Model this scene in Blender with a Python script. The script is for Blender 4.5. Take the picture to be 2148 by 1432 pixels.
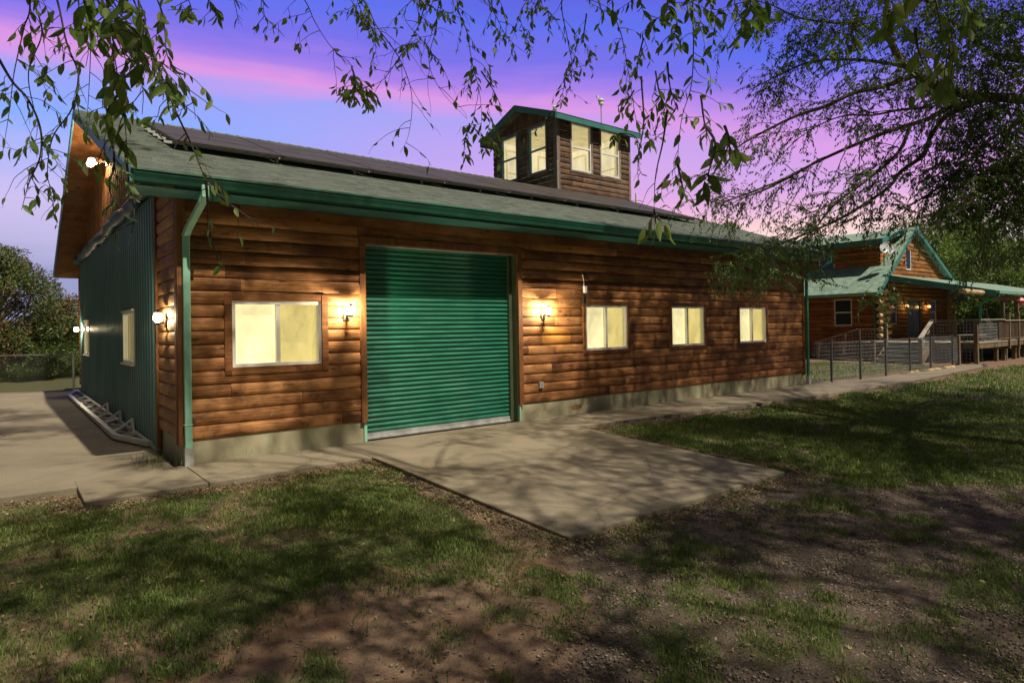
import bpy, math, random
import numpy as np
from math import radians, pi, sin, cos, floor
random.seed(7); np.random.seed(7)
rng = np.random.default_rng(11)
for o in list(bpy.data.objects): bpy.data.objects.remove(o)
scene = bpy.context.scene
COL = scene.collection

# ---------------------------------------------------------------- camera
F_PX, YAW, PITCH, ROLL, PY = 1354.098, radians(-38.152), radians(.47), radians(-1.018), -36.92
CAM = np.array([-1.8, -9.257, 1.691])
def ray(u, v):
    """direction (unit depth) through a photograph pixel; used to look up where things stand"""
    x = (u-1074)/F_PX; z = -(v-716-PY)/F_PX; y = 1.
    c, s = cos(ROLL), sin(ROLL); x, z = c*x-s*z, s*x+c*z
    c, s = cos(PITCH), sin(PITCH); y, z = c*y-s*z, s*y+c*z
    c, s = cos(YAW), sin(YAW); x, y = c*x-s*y, s*x+c*y
    return np.array([x, y, z])
def at(u, v, d): return CAM + d*ray(u, v)
def hit(u, v, ax, val):
    d = ray(u, v); t = (val-CAM[ax])/d[ax]; return CAM+t*d
cam_d = bpy.data.cameras.new('camera'); cam = bpy.data.objects.new('camera', cam_d); COL.objects.link(cam)
cam_d.sensor_width = 36; cam_d.lens = F_PX/2148*36; cam_d.clip_end = 2000; cam_d.clip_start = .05
cam_d.shift_y = PY/2148
from mathutils import Matrix, Vector
right = np.array(ray(1074+F_PX, 716+PY)-ray(1074, 716+PY)); up = np.array(ray(1074, 716+PY-F_PX)-ray(1074, 716+PY)); fwd = ray(1074, 716+PY)
M = Matrix(((right[0], up[0], -fwd[0], CAM[0]), (right[1], up[1], -fwd[1], CAM[1]), (right[2], up[2], -fwd[2], CAM[2]), (0, 0, 0, 1)))
cam.matrix_world = M
scene.camera = cam

# ---------------------------------------------------------------- sky and sun
SUN = Vector((.08, -1, 1.5)).normalized()
sun_d = bpy.data.lights.new('sun', 'SUN'); sun_d.energy = 5.0; sun_d.angle = radians(.8); sun_d.color = (1, .86, .66)
sun = bpy.data.objects.new('sun', sun_d); COL.objects.link(sun)
sun.rotation_euler = (-SUN).to_track_quat('-Z', 'Y').to_euler()
scene.view_settings.view_transform = 'Standard'; scene.view_settings.look = 'None'
scene.view_settings.exposure = .12; scene.view_settings.gamma = 1

def srgb(r, g, b): return tuple(((c/255)/12.92 if c/255 <= .04045 else ((c/255+.055)/1.055)**2.4) for c in (r, g, b))
class N:
    """tiny node helper"""
    def __init__(s, tree): s.t = tree; s.n = tree.nodes; s.l = tree.links
    def new(s, kind, **kw):
        nd = s.n.new(kind)
        for k, v in kw.items(): setattr(nd, k, v)
        return nd
    def put(s, sock, v):
        if hasattr(v, 'is_linked') or isinstance(v, bpy.types.NodeSocket): s.l.new(v, sock)
        elif isinstance(v, (tuple, list)) and sock.type == 'RGBA' and len(v) == 3: sock.default_value = (*v, 1)
        else: sock.default_value = v
    def math(s, op, a, b=0., c=0., clamp=False):
        nd = s.new('ShaderNodeMath', operation=op, use_clamp=clamp)
        for i, v in enumerate((a, b, c)): s.put(nd.inputs[i], v)
        return nd.outputs[0]
    def mix(s, f, a, b, mode='MIX'):
        nd = s.new('ShaderNodeMix', data_type='RGBA', blend_type=mode)
        s.put(nd.inputs[0], f); s.put(nd.inputs[6], a); s.put(nd.inputs[7], b); return nd.outputs[2]
    def ramp(s, f, stops):
        nd = s.new('ShaderNodeValToRGB'); e = nd.color_ramp.elements
        while len(e) < len(stops): e.new(.5)
        for i, (p, c) in enumerate(stops):
            e[i].position = p
            e[i].color = (*c, 1) if isinstance(c, (tuple, list)) else (c, c, c, 1)
        s.put(nd.inputs[0], f); return nd.outputs[0]
    def noise(s, vec, scale, detail=4, rough=.55, dist=0.):
        nd = s.new('ShaderNodeTexNoise'); nd.inputs['Scale'].default_value = scale; nd.inputs['Detail'].default_value = detail
        nd.inputs['Roughness'].default_value = rough; nd.inputs['Distortion'].default_value = dist
        if vec is not None: s.put(nd.inputs['Vector'], vec)
        return nd.outputs[0]
    def sep(s, v):
        nd = s.new('ShaderNodeSeparateXYZ'); s.put(nd.inputs[0], v); return nd.outputs
    def comb(s, x, y, z):
        nd = s.new('ShaderNodeCombineXYZ')
        for i, v in enumerate((x, y, z)): s.put(nd.inputs[i], v)
        return nd.outputs[0]
    def scl(s, v, k):
        nd = s.new('ShaderNodeVectorMath', operation='MULTIPLY'); s.put(nd.inputs[0], v); nd.inputs[1].default_value = k; return nd.outputs[0]
    def smooth(s, x, a, b):
        nd = s.new('ShaderNodeMapRange', interpolation_type='SMOOTHSTEP'); s.put(nd.inputs[0], x)
        nd.inputs[1].default_value = a; nd.inputs[2].default_value = b; return nd.outputs[0]

world = bpy.data.worlds.new('World'); scene.world = world; world.use_nodes = True
w = N(world.node_tree); w.n.clear()
wout = w.new('ShaderNodeOutputWorld'); bg = w.new('ShaderNodeBackground'); w.l.new(bg.outputs[0], wout.inputs[0])
tc = w.new('ShaderNodeTexCoord').outputs['Generated']
sx, sy, sz = w.sep(tc)
sky = w.new('ShaderNodeTexSky', sky_type='NISHITA', sun_disc=False, sun_elevation=radians(56), sun_rotation=radians(175))
def dot(v):
    nd = w.new('ShaderNodeVectorMath', operation='DOT_PRODUCT'); w.put(nd.inputs[0], tc); nd.inputs[1].default_value = Vector(v); return nd.outputs['Value']
west = Vector((.618, .786, 0)); side = Vector((.786, -.618, 0))       # towards the sunset, and along the horizon
yf = w.math('MAXIMUM', dot(west), .12)
warp = w.noise(w.scl(tc, (1.3, 1.3, 6)), 1.7, 5, .55)
fine = w.noise(w.scl(tc, (1.5, 1.5, 16)), 3.2, 5, .6, .3)
q_ = w.math('ADD', w.math('DIVIDE', w.math('ADD', sz, w.math('MULTIPLY', dot(side), .14)), yf), w.math('MULTIPLY', w.math('SUBTRACT', warp, .5), .11))
q_ = w.math('ADD', q_, w.math('MULTIPLY', w.math('SUBTRACT', fine, .5), .045))
c1 = w.ramp(q_, [(0, srgb(140, 144, 190)), (.05, srgb(176, 172, 214)), (.12, srgb(198, 184, 232)), (.19, srgb(166, 174, 242)), (.25, srgb(122, 164, 248)), (.30, srgb(138, 154, 242)),
                 (.345, srgb(216, 140, 220)), (.375, srgb(160, 114, 226)), (.42, srgb(98, 92, 226)), (.48, srgb(62, 92, 230)), (.56, srgb(58, 62, 206)), (.8, srgb(28, 34, 130))])
# warm glow low in the west, to the right of the lookout
glowdir = Vector(ray(1480, 500)).normalized(); dg = dot(glowdir)
gl = w.math('MULTIPLY', w.smooth(dg, .82, .985), w.math('SUBTRACT', 1, w.smooth(w.math('ADD', sz, w.math('MULTIPLY', w.math('SUBTRACT', warp, .5), .12)), .13, .30)))
c2 = w.mix(w.math('MULTIPLY', gl, .95), c1, w.mix(w.smooth(sz, .10, .19), srgb(255, 222, 200), srgb(250, 186, 206)))
gl2 = w.math('MULTIPLY', w.smooth(dg, .70, .96), w.math('SUBTRACT', w.smooth(sz, .13, .20), w.smooth(sz, .26, .36)))
c2 = w.mix(w.math('MULTIPLY', gl2, .6), c2, srgb(206, 146, 226))
# the half of the sky opposite the sunset is plain dim dusk blue-grey
back = w.smooth(w.math('ADD', w.math('MULTIPLY', sx, -.62), w.math('MULTIPLY', sy, -.79)), -.35, .25)
back = w.math('MAXIMUM', back, w.smooth(w.math('MULTIPLY', sx, -1), .04, .35))
c3 = w.mix(back, c2, (.066, .058, .052))
upm = w.smooth(sz, .5, .8)
c3 = w.mix(upm, c3, (.045, .048, .07))
c4 = w.mix(1.0, c3, w.mix(1.0, sky.outputs[0], (.0025, .0025, .0025), 'MULTIPLY'), 'ADD')
c4 = w.mix(.10, c4, w.mix(back, srgb(214, 200, 232), c4))
w.l.new(c4, bg.inputs[0]); bg.inputs[1].default_value = 1.0

# ---------------------------------------------------------------- object helpers
def tag(o, label=None, cat=None, group=None, kind=None):
    if label: o['label'] = label
    if cat: o['category'] = cat
    if group: o['group'] = group
    if kind: o['kind'] = kind
    return o
def empty(name, loc, label, cat, group=None):
    o = bpy.data.objects.new(name, None); COL.objects.link(o); o.location = loc; o.empty_display_size = .2
    return tag(o, label, cat, group)
def link(name, me, mat, parent=None):
    o = bpy.data.objects.new(name, me); COL.objects.link(o)
    if mat: me.materials.append(mat)
    if parent:
        o.parent = parent
        loc = Vector((0, 0, 0)); p = parent
        while p: loc += Vector(p.location); p = p.parent
        o.location = -loc   # geometry is written in world metres
    return o
class MB:
    def __init__(s): s.v = []; s.f = []
    def add(s, vs, fs):
        b = len(s.v); s.v += [tuple(map(float, p)) for p in vs]; s.f += [tuple(b+i for i in f) for f in fs]; return s
    def box(s, x0, x1, y0, y1, z0, z1):
        x0, x1 = sorted((x0, x1)); y0, y1 = sorted((y0, y1)); z0, z1 = sorted((z0, z1))
        return s.add([(x0,y0,z0),(x1,y0,z0),(x1,y1,z0),(x0,y1,z0),(x0,y0,z1),(x1,y0,z1),(x1,y1,z1),(x0,y1,z1)],
                     [(0,3,2,1),(4,5,6,7),(0,1,5,4),(1,2,6,5),(2,3,7,6),(3,0,4,7)])
    def prism(s, poly, ext):
        """poly: list of 3-D points, ext: extrusion vector"""
        n = len(poly); P = [np.array(p, float) for p in poly]; e = np.array(ext, float)
        return s.add([*P, *[p+e for p in P]], [tuple(range(n))[::-1], tuple(range(n, 2*n)), *[(i, (i+1) % n, n+(i+1) % n, n+i) for i in range(n)]])
    def bar(s, a, b, wd, ht, upv=(0, 0, 1)):
        a = np.array(a, float); b = np.array(b, float); d = b-a; d /= np.linalg.norm(d)
        u = np.array(upv, float); sd = np.cross(d, u); 
        if np.linalg.norm(sd) < 1e-4: sd = np.cross(d, (1, 0, 0))
        sd /= np.linalg.norm(sd); u = np.cross(sd, d)
        sd = sd*wd/2; u = u*ht/2
        return s.prism([a-sd-u, a+sd-u, a+sd+u, a-sd+u], b-a)
    def tube(s, pts, r, n=6, r1=None, cap=True):
        pts = [np.array(p, float) for p in pts]; m = len(pts); base = len(s.v); prev = None
        for i, p in enumerate(pts):
            d = pts[min(i+1, m-1)]-pts[max(i-1, 0)]; d = d/(np.linalg.norm(d)+1e-9)
            if prev is None:
                a = np.cross(d, (0, 0, 1)); 
                if np.linalg.norm(a) < .1: a = np.cross(d, (1, 0, 0))
            else: a = prev-d*np.dot(prev, d)
            a = a/(np.linalg.norm(a)+1e-9); prev = a; b = np.cross(d, a)
            rr = r if r1 is None else r+(r1-r)*i/(m-1)
            if isinstance(r, (list, tuple)): rr = r[i]
            for k in range(n):
                t = 2*pi*k/n; q = p+rr*(cos(t)*a+sin(t)*b); s.v.append((float(q[0]), float(q[1]), float(q[2])))
        for i in range(m-1):
            for k in range(n):
                s.f.append((base+i*n+k, base+i*n+(k+1) % n, base+(i+1)*n+(k+1) % n, base+(i+1)*n+k))
        if cap: s.f.append(tuple(base+k for k in range(n))[::-1]); s.f.append(tuple(base+(m-1)*n+k for k in range(n)))
        return s
    def lathe(s, prof, c, n=16, M=None):
        """prof (r,z) turned round a vertical axis at c"""
        base = len(s.v)
        for r, z in prof:
            for k in range(n):
                t = 2*pi*k/n; s.v.append((c[0]+r*cos(t), c[1]+r*sin(t), c[2]+z))
        for i in range(len(prof)-1):
            for k in range(n): s.f.append((base+i*n+k, base+i*n+(k+1) % n, base+(i+1)*n+(k+1) % n, base+(i+1)*n+k))
        s.f.append(tuple(base+k for k in range(n))[::-1]); s.f.append(tuple(base+(len(prof)-1)*n+k for k in range(n)))
        return s
    def build(s, name, mat, parent=None, smooth=False, bevel=0):
        me = bpy.data.meshes.new(name); me.from_pydata(s.v, [], s.f); me.update()
        if smooth: me.polygons.foreach_set('use_smooth', [True]*len(me.polygons))
        o = link(name, me, mat, parent)
        if bevel:
            m = o.modifiers.new('bevel', 'BEVEL'); m.width = bevel; m.segments = 2; m.limit_method = 'ANGLE'
        return o
def np_mesh(name, V, F, mat, parent=None, attr=None, smooth=False):
    """V (n,3) array, F (m,k) equal-size faces"""
    me = bpy.data.meshes.new(name); k = F.shape[1]
    me.vertices.add(len(V)); me.vertices.foreach_set('co', V.astype(np.float32).ravel())
    me.loops.add(F.size); me.loops.foreach_set('vertex_index', F.astype(np.int32).ravel())
    me.polygons.add(len(F)); me.polygons.foreach_set('loop_start', np.arange(0, F.size, k, dtype=np.int32))
    me.polygons.foreach_set('loop_total', np.full(len(F), k, dtype=np.int32))
    if attr:
        for nm, arr in attr.items():
            a = me.attributes.new(nm, 'FLOAT', 'POINT'); a.data.foreach_set('value', arr.astype(np.float32))
    me.update(calc_edges=True)
    if smooth: me.polygons.foreach_set('use_smooth', [True]*len(me.polygons))
    return link(name, me, mat, parent)

# ---------------------------------------------------------------- materials
def mat(name, fn):
    m = bpy.data.materials.new(name); m.use_nodes = True; k = N(m.node_tree); k.n.clear()
    out = k.new('ShaderNodeOutputMaterial'); p = k.new('ShaderNodeBsdfPrincipled'); k.l.new(p.outputs[0], out.inputs[0])
    k.out = out; k.p = p; k.obj = k.new('ShaderNodeTexCoord').outputs['Object']
    fn(k, p); return m
def bump(k, p, h, st=.4, dist=.01):
    b = k.new('ShaderNodeBump'); b.inputs['Strength'].default_value = st; b.inputs['Distance'].default_value = dist
    k.put(b.inputs['Height'], h); k.l.new(b.outputs[0], p.inputs['Normal'])
def plain(name, col, rough=.6, metal=0, var=.15, scale=3, bumpst=0):
    def fn(k, p):
        n = k.noise(k.obj, scale, 5, .6)
        dk = tuple(c*(1-var*1.6) for c in col); lt = tuple(min(1, c*(1+var)) for c in col)
        k.put(p.inputs['Base Color'], k.ramp(n, [(.3, dk), (.7, lt)])); k.put(p.inputs['Roughness'], rough); p.inputs['Metallic'].default_value = metal
        if bumpst: bump(k, p, k.noise(k.obj, scale*12, 4), bumpst, .004)
    return mat(name, fn)
def wood(name, axis, z0, course, dark, mid, light, patch=False, gap=True, grey=0., split=2.9, streak=1.0):
    def fn(k, p):
        X, Y, Z = k.sep(k.obj); L = {'x': X, 'y': Y, 'z': Z}[axis]; T = Z if axis != 'z' else k.math('ADD', X, Y)
        cid = k.math('FLOOR', k.math('DIVIDE', k.math('SUBTRACT', T, z0), course))
        wn = k.new('ShaderNodeTexWhiteNoise', noise_dimensions='1D'); k.put(wn.inputs['W'], cid)
        bid = k.math('FLOOR', k.math('ADD', k.math('DIVIDE', L, split), k.math('MULTIPLY', wn.outputs[0], 7.3)))
        wn2 = k.new('ShaderNodeTexWhiteNoise', noise_dimensions='2D'); k.put(wn2.inputs['Vector'], k.comb(cid, bid, 0))
        off = k.math('MULTIPLY', wn2.outputs[0], 17)
        grain = k.noise(k.comb(k.math('MULTIPLY', L, 1.4), k.math('MULTIPLY', T, 34), off), 1.6, 5, .62, .5)
        blot = k.noise(k.comb(k.math('MULTIPLY', L, 1.5), k.math('MULTIPLY', T, 3.2), off), 1.3, 4, .6, .3)
        val = k.math('ADD', k.math('MULTIPLY', grain, .46), k.math('ADD', k.math('MULTIPLY', blot, .50*streak), k.math('MULTIPLY', wn2.outputs[0], .18)))
        c = k.ramp(val, [(.38, dark), (.54, mid), (.72, light)])
        weather = k.math('MULTIPLY', k.smooth(k.noise(k.comb(k.math('MULTIPLY', L, .8), k.math('MULTIPLY', T, 1.1), off), 2.6, 5, .7, .6), .50, .68), .55)
        c = k.mix(weather, c, tuple(d*.62 for d in dark))
        # knots
        vor = k.new('ShaderNodeTexVoronoi'); vor.inputs['Scale'].default_value = 1.0
        k.put(vor.inputs['Vector'], k.comb(k.math('MULTIPLY', L, 2.2), k.math('MULTIPLY', T, 5.5), off))
        kn = k.math('SUBTRACT', 1, k.smooth(vor.outputs['Distance'], .05, .16))
        c = k.mix(k.math('MULTIPLY', kn, .75), c, tuple(d*.5 for d in dark))
        fr = k.math('FRACT', k.math('ADD', k.math('DIVIDE', L, split), k.math('MULTIPLY', wn.outputs[0], 7.3)))
        jt = k.math('SUBTRACT', 1, k.smooth(fr, .0012, .0035)); c = k.mix(k.math('MULTIPLY', jt, .85), c, (.01, .006, .004))
        # dried resin drips, pale
        vr = k.new('ShaderNodeTexVoronoi'); vr.inputs['Scale'].default_value = 1.0
        k.put(vr.inputs['Vector'], k.comb(k.math('MULTIPLY', L, 2.0), k.math('MULTIPLY', T, 3.6), 3.3))
        rs = k.math('MULTIPLY', k.math('SUBTRACT', 1, k.smooth(vr.outputs['Distance'], .02, .12)), k.smooth(k.noise(k.obj, 45, 2), .50, .6))
        c = k.mix(k.math('MULTIPLY', rs, .55), c, (.62, .55, .48))
        if grey:
            g = k.smooth(k.noise(k.obj, 2.2, 5, .65), .35, .7)
            c = k.mix(k.math('MULTIPLY', g, grey), c, (.16, .15, .14))
        if patch:   # pale unweathered oval where a sign once hung
            dx = k.math('DIVIDE', k.math('SUBTRACT', X, 6.53), .37); dz = k.math('DIVIDE', k.math('SUBTRACT', Z, 1.52), .165)
            r4 = k.math('ADD', k.math('POWER', k.math('ABSOLUTE', dx), 3.), k.math('POWER', k.math('ABSOLUTE', dz), 3.))
            r4 = k.math('ADD', r4, k.math('MULTIPLY', k.math('SUBTRACT', k.noise(k.obj, 14, 3), .5), .35))
            c = k.mix(k.math('MULTIPLY', k.math('SUBTRACT', 1, k.smooth(r4, .95, 1.08)), .8), c, k.ramp(grain, [(.3, (.40, .16, .03)), (.7, (.62, .30, .07))]))
        k.put(p.inputs['Base Color'], c); k.put(p.inputs['Roughness'], k.ramp(blot, [(.3, .58), (.7, .75)]))
        p.inputs['Specular IOR Level'].default_value = .25
        bump(k, p, k.math('ADD', grain, k.math('MULTIPLY', kn, -.4)), .8, .009)
    return mat(name, fn)
DK, MD, LT = (.070, .028, .011), (.235, .098, .034), (.52, .255, .100)
M_logx = wood('log_siding_front', 'x', .31, .178, DK, MD, LT, patch=True)
M_logy = wood('log_siding_side', 'y', .31, .178, (.11, .052, .020), (.28, .14, .058), (.47, .27, .13))
M_trim = wood('stained_trim_wood', 'z', 0, .6, (.07, .028, .010), (.15, .06, .022), (.27, .125, .05))
M_trimx = wood('stained_trim_wood_flat', 'x', 0, .3, (.08, .03, .010), (.17, .065, .022), (.32, .14, .05))
M_trimy = wood('stained_trim_wood_side', 'y', 0, .3, (.18, .065, .018), (.34, .14, .04), (.5, .24, .09))
M_boards = wood('gable_boards', 'z', 0, .14, (.08, .036, .016), (.15, .07, .032), (.24, .125, .06), split=6)
M_soffit = wood('soffit_boards', 'x', 0, .14, (.07, .028, .010), (.15, .062, .022), (.26, .12, .05), split=30)
M_old_x = wood('weathered_log_front', 'x', 0, .17, (.035, .022, .014), (.10, .050, .028), (.20, .12, .075), grey=.35)
M_old_y = wood('weathered_log_side', 'y', 0, .17, (.035, .026, .02), (.085, .052, .034), (.17, .12, .085), grey=.6)
M_old_z = wood('weathered_trim', 'z', 0, .4, (.10, .08, .06), (.2, .17, .14), (.36, .32, .28), grey=.4)
M_house_y = wood('house_log_side', 'y', 0, .17, (.11, .032, .011), (.28, .085, .026), (.44, .16, .055))
M_house_x = wood('house_log_front', 'x', 0, .17, (.11, .046, .015), (.27, .118, .038), (.46, .23, .085))
M_deck = wood('grey_deck_wood', 'z', 0, .12, (.07, .05, .035), (.15, .105, .07), (.26, .2, .14), grey=.3)
M_rail = wood('pale_rail_wood', 'y', 0, .12, (.22, .19, .15), (.36, .33, .28), (.5, .47, .42), grey=.2)
M_palelog = wood('pale_log', 'x', 0, .3, (.3, .2, .11), (.46, .33, .19), (.6, .46, .3))
M_step = plain('grey_painted_steps', (.13, .14, .16), .6, var=.2)
M_stepedge = plain('pale_step_edge', (.42, .43, .44), .6, var=.15)
M_green = plain('green_painted_metal', (.035, .22, .135), .35, var=.12, scale=2)
M_greenlt = plain('sunlit_green_metal', (.28, .58, .45), .32, var=.12, scale=2)  # sunlight put into the colour: paler green for the sunny left downspout
M_teal = plain('teal_fascia', (.045, .20, .19), .5, var=.15)
M_blue = plain('blue_rake_trim', (.085, .27, .42), .45, var=.12)
M_housegreen = plain('house_green_metal', (.17, .36, .30), .45, var=.12)
M_gutter = plain('dark_green_gutter', (.022, .115, .082), .35, var=.15, scale=3)
M_wire = plain('weathered_wire', (.13, .135, .13), .6, .3, var=.2)
M_galv = plain('galvanised_sheet', (.45, .47, .48), .4, .4, var=.2, scale=6)
M_white = plain('white_vinyl', (.80, .80, .78), .4, var=.04)
M_alu = plain('pale_aluminium', (.55, .57, .58), .35, .5, var=.1)
M_post = plain('grey_steel_post', (.10, .105, .11), .5, .3)
M_jamb = plain('olive_brown_jamb', (.055, .075, .04), .45)
M_black = plain('black_paint', (.03, .03, .033), .5)
M_bronze = plain('dark_bronze', (.05, .04, .03), .45, .5)
M_tarp = plain('blue_tarp', (.035, .085, .16), .55, var=.5, scale=2.5)
M_pvc = plain('white_pipe', (.75, .75, .74), .45, var=.05)
M_cover = plain('black_fabric_cover', (.015, .016, .02), .8)
M_umb = plain('blue_canvas', (.12, .2, .33), .8)
M_pink = plain('pink_feeder', (.55, .15, .18), .5)
M_cream = plain('cream_feeder', (.5, .48, .22), .5)
M_dark_glass = mat('dark_window_glass', lambda k, p: (k.put(p.inputs['Base Color'], (.02, .026, .035)), k.put(p.inputs['Roughness'], .28), k.put(p.inputs['Specular IOR Level'], .5)))
M_blue_glass = mat('blue_window_glass', lambda k, p: (k.put(p.inputs['Base Color'], (.03, .09, .22)), k.put(p.inputs['Roughness'], .1), k.put(p.inputs['Specular IOR Level'], .8)))
def _glass(k, p):
    tr = k.new('ShaderNodeBsdfTransparent'); gl_ = k.new('ShaderNodeBsdfGlossy'); gl_.inputs['Roughness'].default_value = .05
    fr = k.new('ShaderNodeLayerWeight'); mx = k.new('ShaderNodeMixShader')
    k.put(mx.inputs[0], k.math('ADD', k.math('ADD', .03, k.math('MULTIPLY', k.math('POWER', fr.outputs['Facing'], 4.), .5)), k.math('MULTIPLY', k.smooth(k.noise(k.obj, 9, 4), .5, .8), .08)))
    k.l.new(tr.outputs[0], mx.inputs[1]); k.l.new(gl_.outputs[0], mx.inputs[2]); k.l.new(mx.outputs[0], k.out.inputs[0])
M_glass = mat('clear_glass', _glass)
def _lit(col, st, dcol):
    def fn(k, p):
        n = k.noise(k.scl(k.obj, (1.6, 1.6, .8)), 2.1, 4, .6, .5)
        k.put(p.inputs['Base Color'], dcol); p.inputs['Roughness'].default_value = .7
        k.put(p.inputs['Emission Color'], k.ramp(n, [(.3, tuple(c*.60 for c in col)), (.7, col)])); p.inputs['Emission Strength'].default_value = st
    return fn
M_blind = mat('lit_window_blind', _lit((1, .88, .46), .98, (.8, .74, .5)))
M_room = mat('lit_room_wall', _lit((.85, .71, .28), .74, (.42, .37, .18)))
M_cream_room = mat('lit_tower_room', _lit((1, .89, .58), .72, (.55, .5, .36)))
M_cream_ceil = mat('lit_tower_ceiling', _lit((.85, .70, .34), .58, (.5, .42, .26)))
def _half(k, em):   # glass shade: glows itself and lets the bulb's light through
    t = k.new('ShaderNodeBsdfTransparent'); t.inputs[0].default_value = (1, .93, .8, 1); mx = k.new('ShaderNodeMixShader'); mx.inputs[0].default_value = .35
    k.l.new(t.outputs[0], mx.inputs[1]); k.l.new(em.outputs[0], mx.inputs[2]); k.l.new(mx.outputs[0], k.out.inputs[0])
def _lamp(k, p):
    em = k.new('ShaderNodeEmission'); em.inputs[0].default_value = (1, .80, .50, 1); em.inputs[1].default_value = 30; _half(k, em)
M_bulb = mat('lamp_glow', _lamp)
def _lampd(k, p):
    em = k.new('ShaderNodeEmission'); em.inputs[0].default_value = (1, .55, .22, 1); em.inputs[1].default_value = 3; _half(k, em)
M_bulbdim = mat('porch_lamp_glow', _lampd)

def _foundation(k, p):
    X, Y, Z = k.sep(k.obj)
    n = k.noise(k.obj, 1.6, 5, .6); c = k.ramp(n, [(.3, (.25, .235, .15)), (.7, (.40, .38, .26))])
    st = k.noise(k.comb(k.math('MULTIPLY', X, 5.5), Y, k.math('MULTIPLY', Z, 1.1)), 1.2, 4, .6, .6)
    band = k.math('MULTIPLY', k.smooth(X, 8.2, 9.2), k.math('SUBTRACT', 1, k.smooth(X, 12.8, 13.6)))
    c = k.mix(k.math('MULTIPLY', k.math('MULTIPLY', k.smooth(st, .58, .70), band), .75), c, (.17, .055, .025))
    dx = k.math('DIVIDE', k.math('SUBTRACT', X, 7.05), .16); dz = k.math('DIVIDE', k.math('SUBTRACT', Z, .13), .07)
    r = k.math('ADD', k.math('ADD', k.math('MULTIPLY', dx, dx), k.math('MULTIPLY', dz, dz)), k.math('MULTIPLY', k.noise(k.obj, 18, 3), .8))
    c = k.mix(k.math('MULTIPLY', k.math('SUBTRACT', 1, k.smooth(r, .8, 1.5)), .8), c, (.22, .085, .03))
    c = k.mix(k.math('MULTIPLY', k.smooth(k.noise(k.obj, 40, 2), .68, .74), .5), c, (.1, .09, .06))
    k.put(p.inputs['Base Color'], c); k.put(p.inputs['Roughness'], .8); bump(k, p, k.noise(k.obj, 30, 4), .25, .004)
M_found = mat('painted_concrete_foundation', _foundation)
def _concrete(k, p):
    X, Y, Z = k.sep(k.obj)
    n = k.noise(k.obj, .9, 6, .6, .4); c = k.ramp(n, [(.3, (.122, .106, .074)), (.7, (.238, .212, .158))])
    f = k.noise(k.obj, 90, 3); c = k.mix(.22, c, k.ramp(f, [(.35, (.09, .07, .05)), (.65, (.38, .34, .25))]))
    d = k.smooth(k.noise(k.scl(k.obj, (1, .35, 1)), 3.2, 5, .65), .55, .75); c = k.mix(k.math('MULTIPLY', d, .4), c, (.17, .12, .075))
    # fine tyre dirt by the roll-up door
    sp = k.math('MULTIPLY', k.smooth(k.noise(k.obj, 34, 2, .5), .60, .66), k.math('MULTIPLY', k.smooth(Y, -1.15, -.7), k.math('MULTIPLY', k.smooth(X, 2.9, 3.3), k.math('SUBTRACT', 1, k.smooth(X, 4.4, 4.9)))))
    c = k.mix(k.math('MULTIPLY', sp, .7), c, (.05, .03, .018))
    vo = k.new('ShaderNodeTexVoronoi', feature='DISTANCE_TO_EDGE'); vo.inputs['Scale'].default_value = .33; k.put(vo.inputs['Vector'], k.math('ADD', 0, 0)) if False else k.put(vo.inputs['Vector'], k.comb(X, Y, k.math('MULTIPLY', n, .6)))
    ck = k.math('SUBTRACT', 1, k.smooth(vo.outputs['Distance'], .0015, .006)); c = k.mix(k.math('MULTIPLY', ck, .35), c, (.07, .05, .035))
    k.put(p.inputs['Base Color'], c); k.put(p.inputs['Roughness'], .82); bump(k, p, k.math('ADD', k.noise(k.obj, 25, 5), k.math('MULTIPLY', ck, -.5)), .3, .006)
M_conc = mat('worn_concrete', _concrete)
def _shingle(base0, base1, ax):
    def fn(k, p):
        X, Y, Z = k.sep(k.obj); L = X if ax == 'x' else Y; T = Y if ax == 'x' else X
        row = k.math('FLOOR', k.math('DIVIDE', T, .1315))
        wn = k.new('ShaderNodeTexWhiteNoise', noise_dimensions='1D'); k.put(wn.inputs['W'], row)
        tab = k.math('FLOOR', k.math('ADD', k.math('DIVIDE', L, .21), k.math('MULTIPLY', wn.outputs[0], 9)))
        wn2 = k.new('ShaderNodeTexWhiteNoise', noise_dimensions='2D'); k.put(wn2.inputs['Vector'], k.comb(row, tab, 0))
        v = k.math('ADD', k.math('MULTIPLY', wn2.outputs[0], .55), k.math('MULTIPLY', k.noise(k.scl(k.obj, (1, 3, 3)), 5, 5, .7), .45))
        c = k.ramp(v, [(.2, base0), (.75, base1)])
        g = k.noise(k.obj, 160, 2); c = k.mix(.3, c, k.ramp(g, [(.35, (.02, .03, .03)), (.65, (.45, .52, .46))]))
        k.put(p.inputs['Base Color'], c); k.put(p.inputs['Roughness'], .9); bump(k, p, g, .5, .004)
    return fn
M_shing = mat('green_grey_shingles', _shingle((.012, .020, .019), (.098, .125, .110), 'x'))
M_hshing = mat('house_green_shingles', _shingle((.10, .20, .16), (.22, .37, .30), 'y'))
def _panel(k, p):
    X, Y, Z = k.sep(k.obj)
    c = k.ramp(k.noise(k.obj, 2, 3), [(.3, (.035, .033, .036)), (.7, (.06, .055, .058))])
    gx = k.math('FRACT', k.math('DIVIDE', X, .158)); gy = k.math('FRACT', k.math('DIVIDE', Y, .158))
    ln = k.math('MAXIMUM', k.smooth(gx, .95, .97), k.smooth(gy, .95, .97)); c = k.mix(k.math('MULTIPLY', ln, .3), c, (.2, .2, .2))
    dirt = k.noise(k.obj, 9, 5, .7); c = k.mix(k.ramp(dirt, [(.4, .15), (.75, .55)]), c, (.10, .092, .082))
    k.put(p.inputs['Base Color'], c); k.put(p.inputs['Roughness'], .6); p.inputs['Specular IOR Level'].default_value = .12
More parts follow.
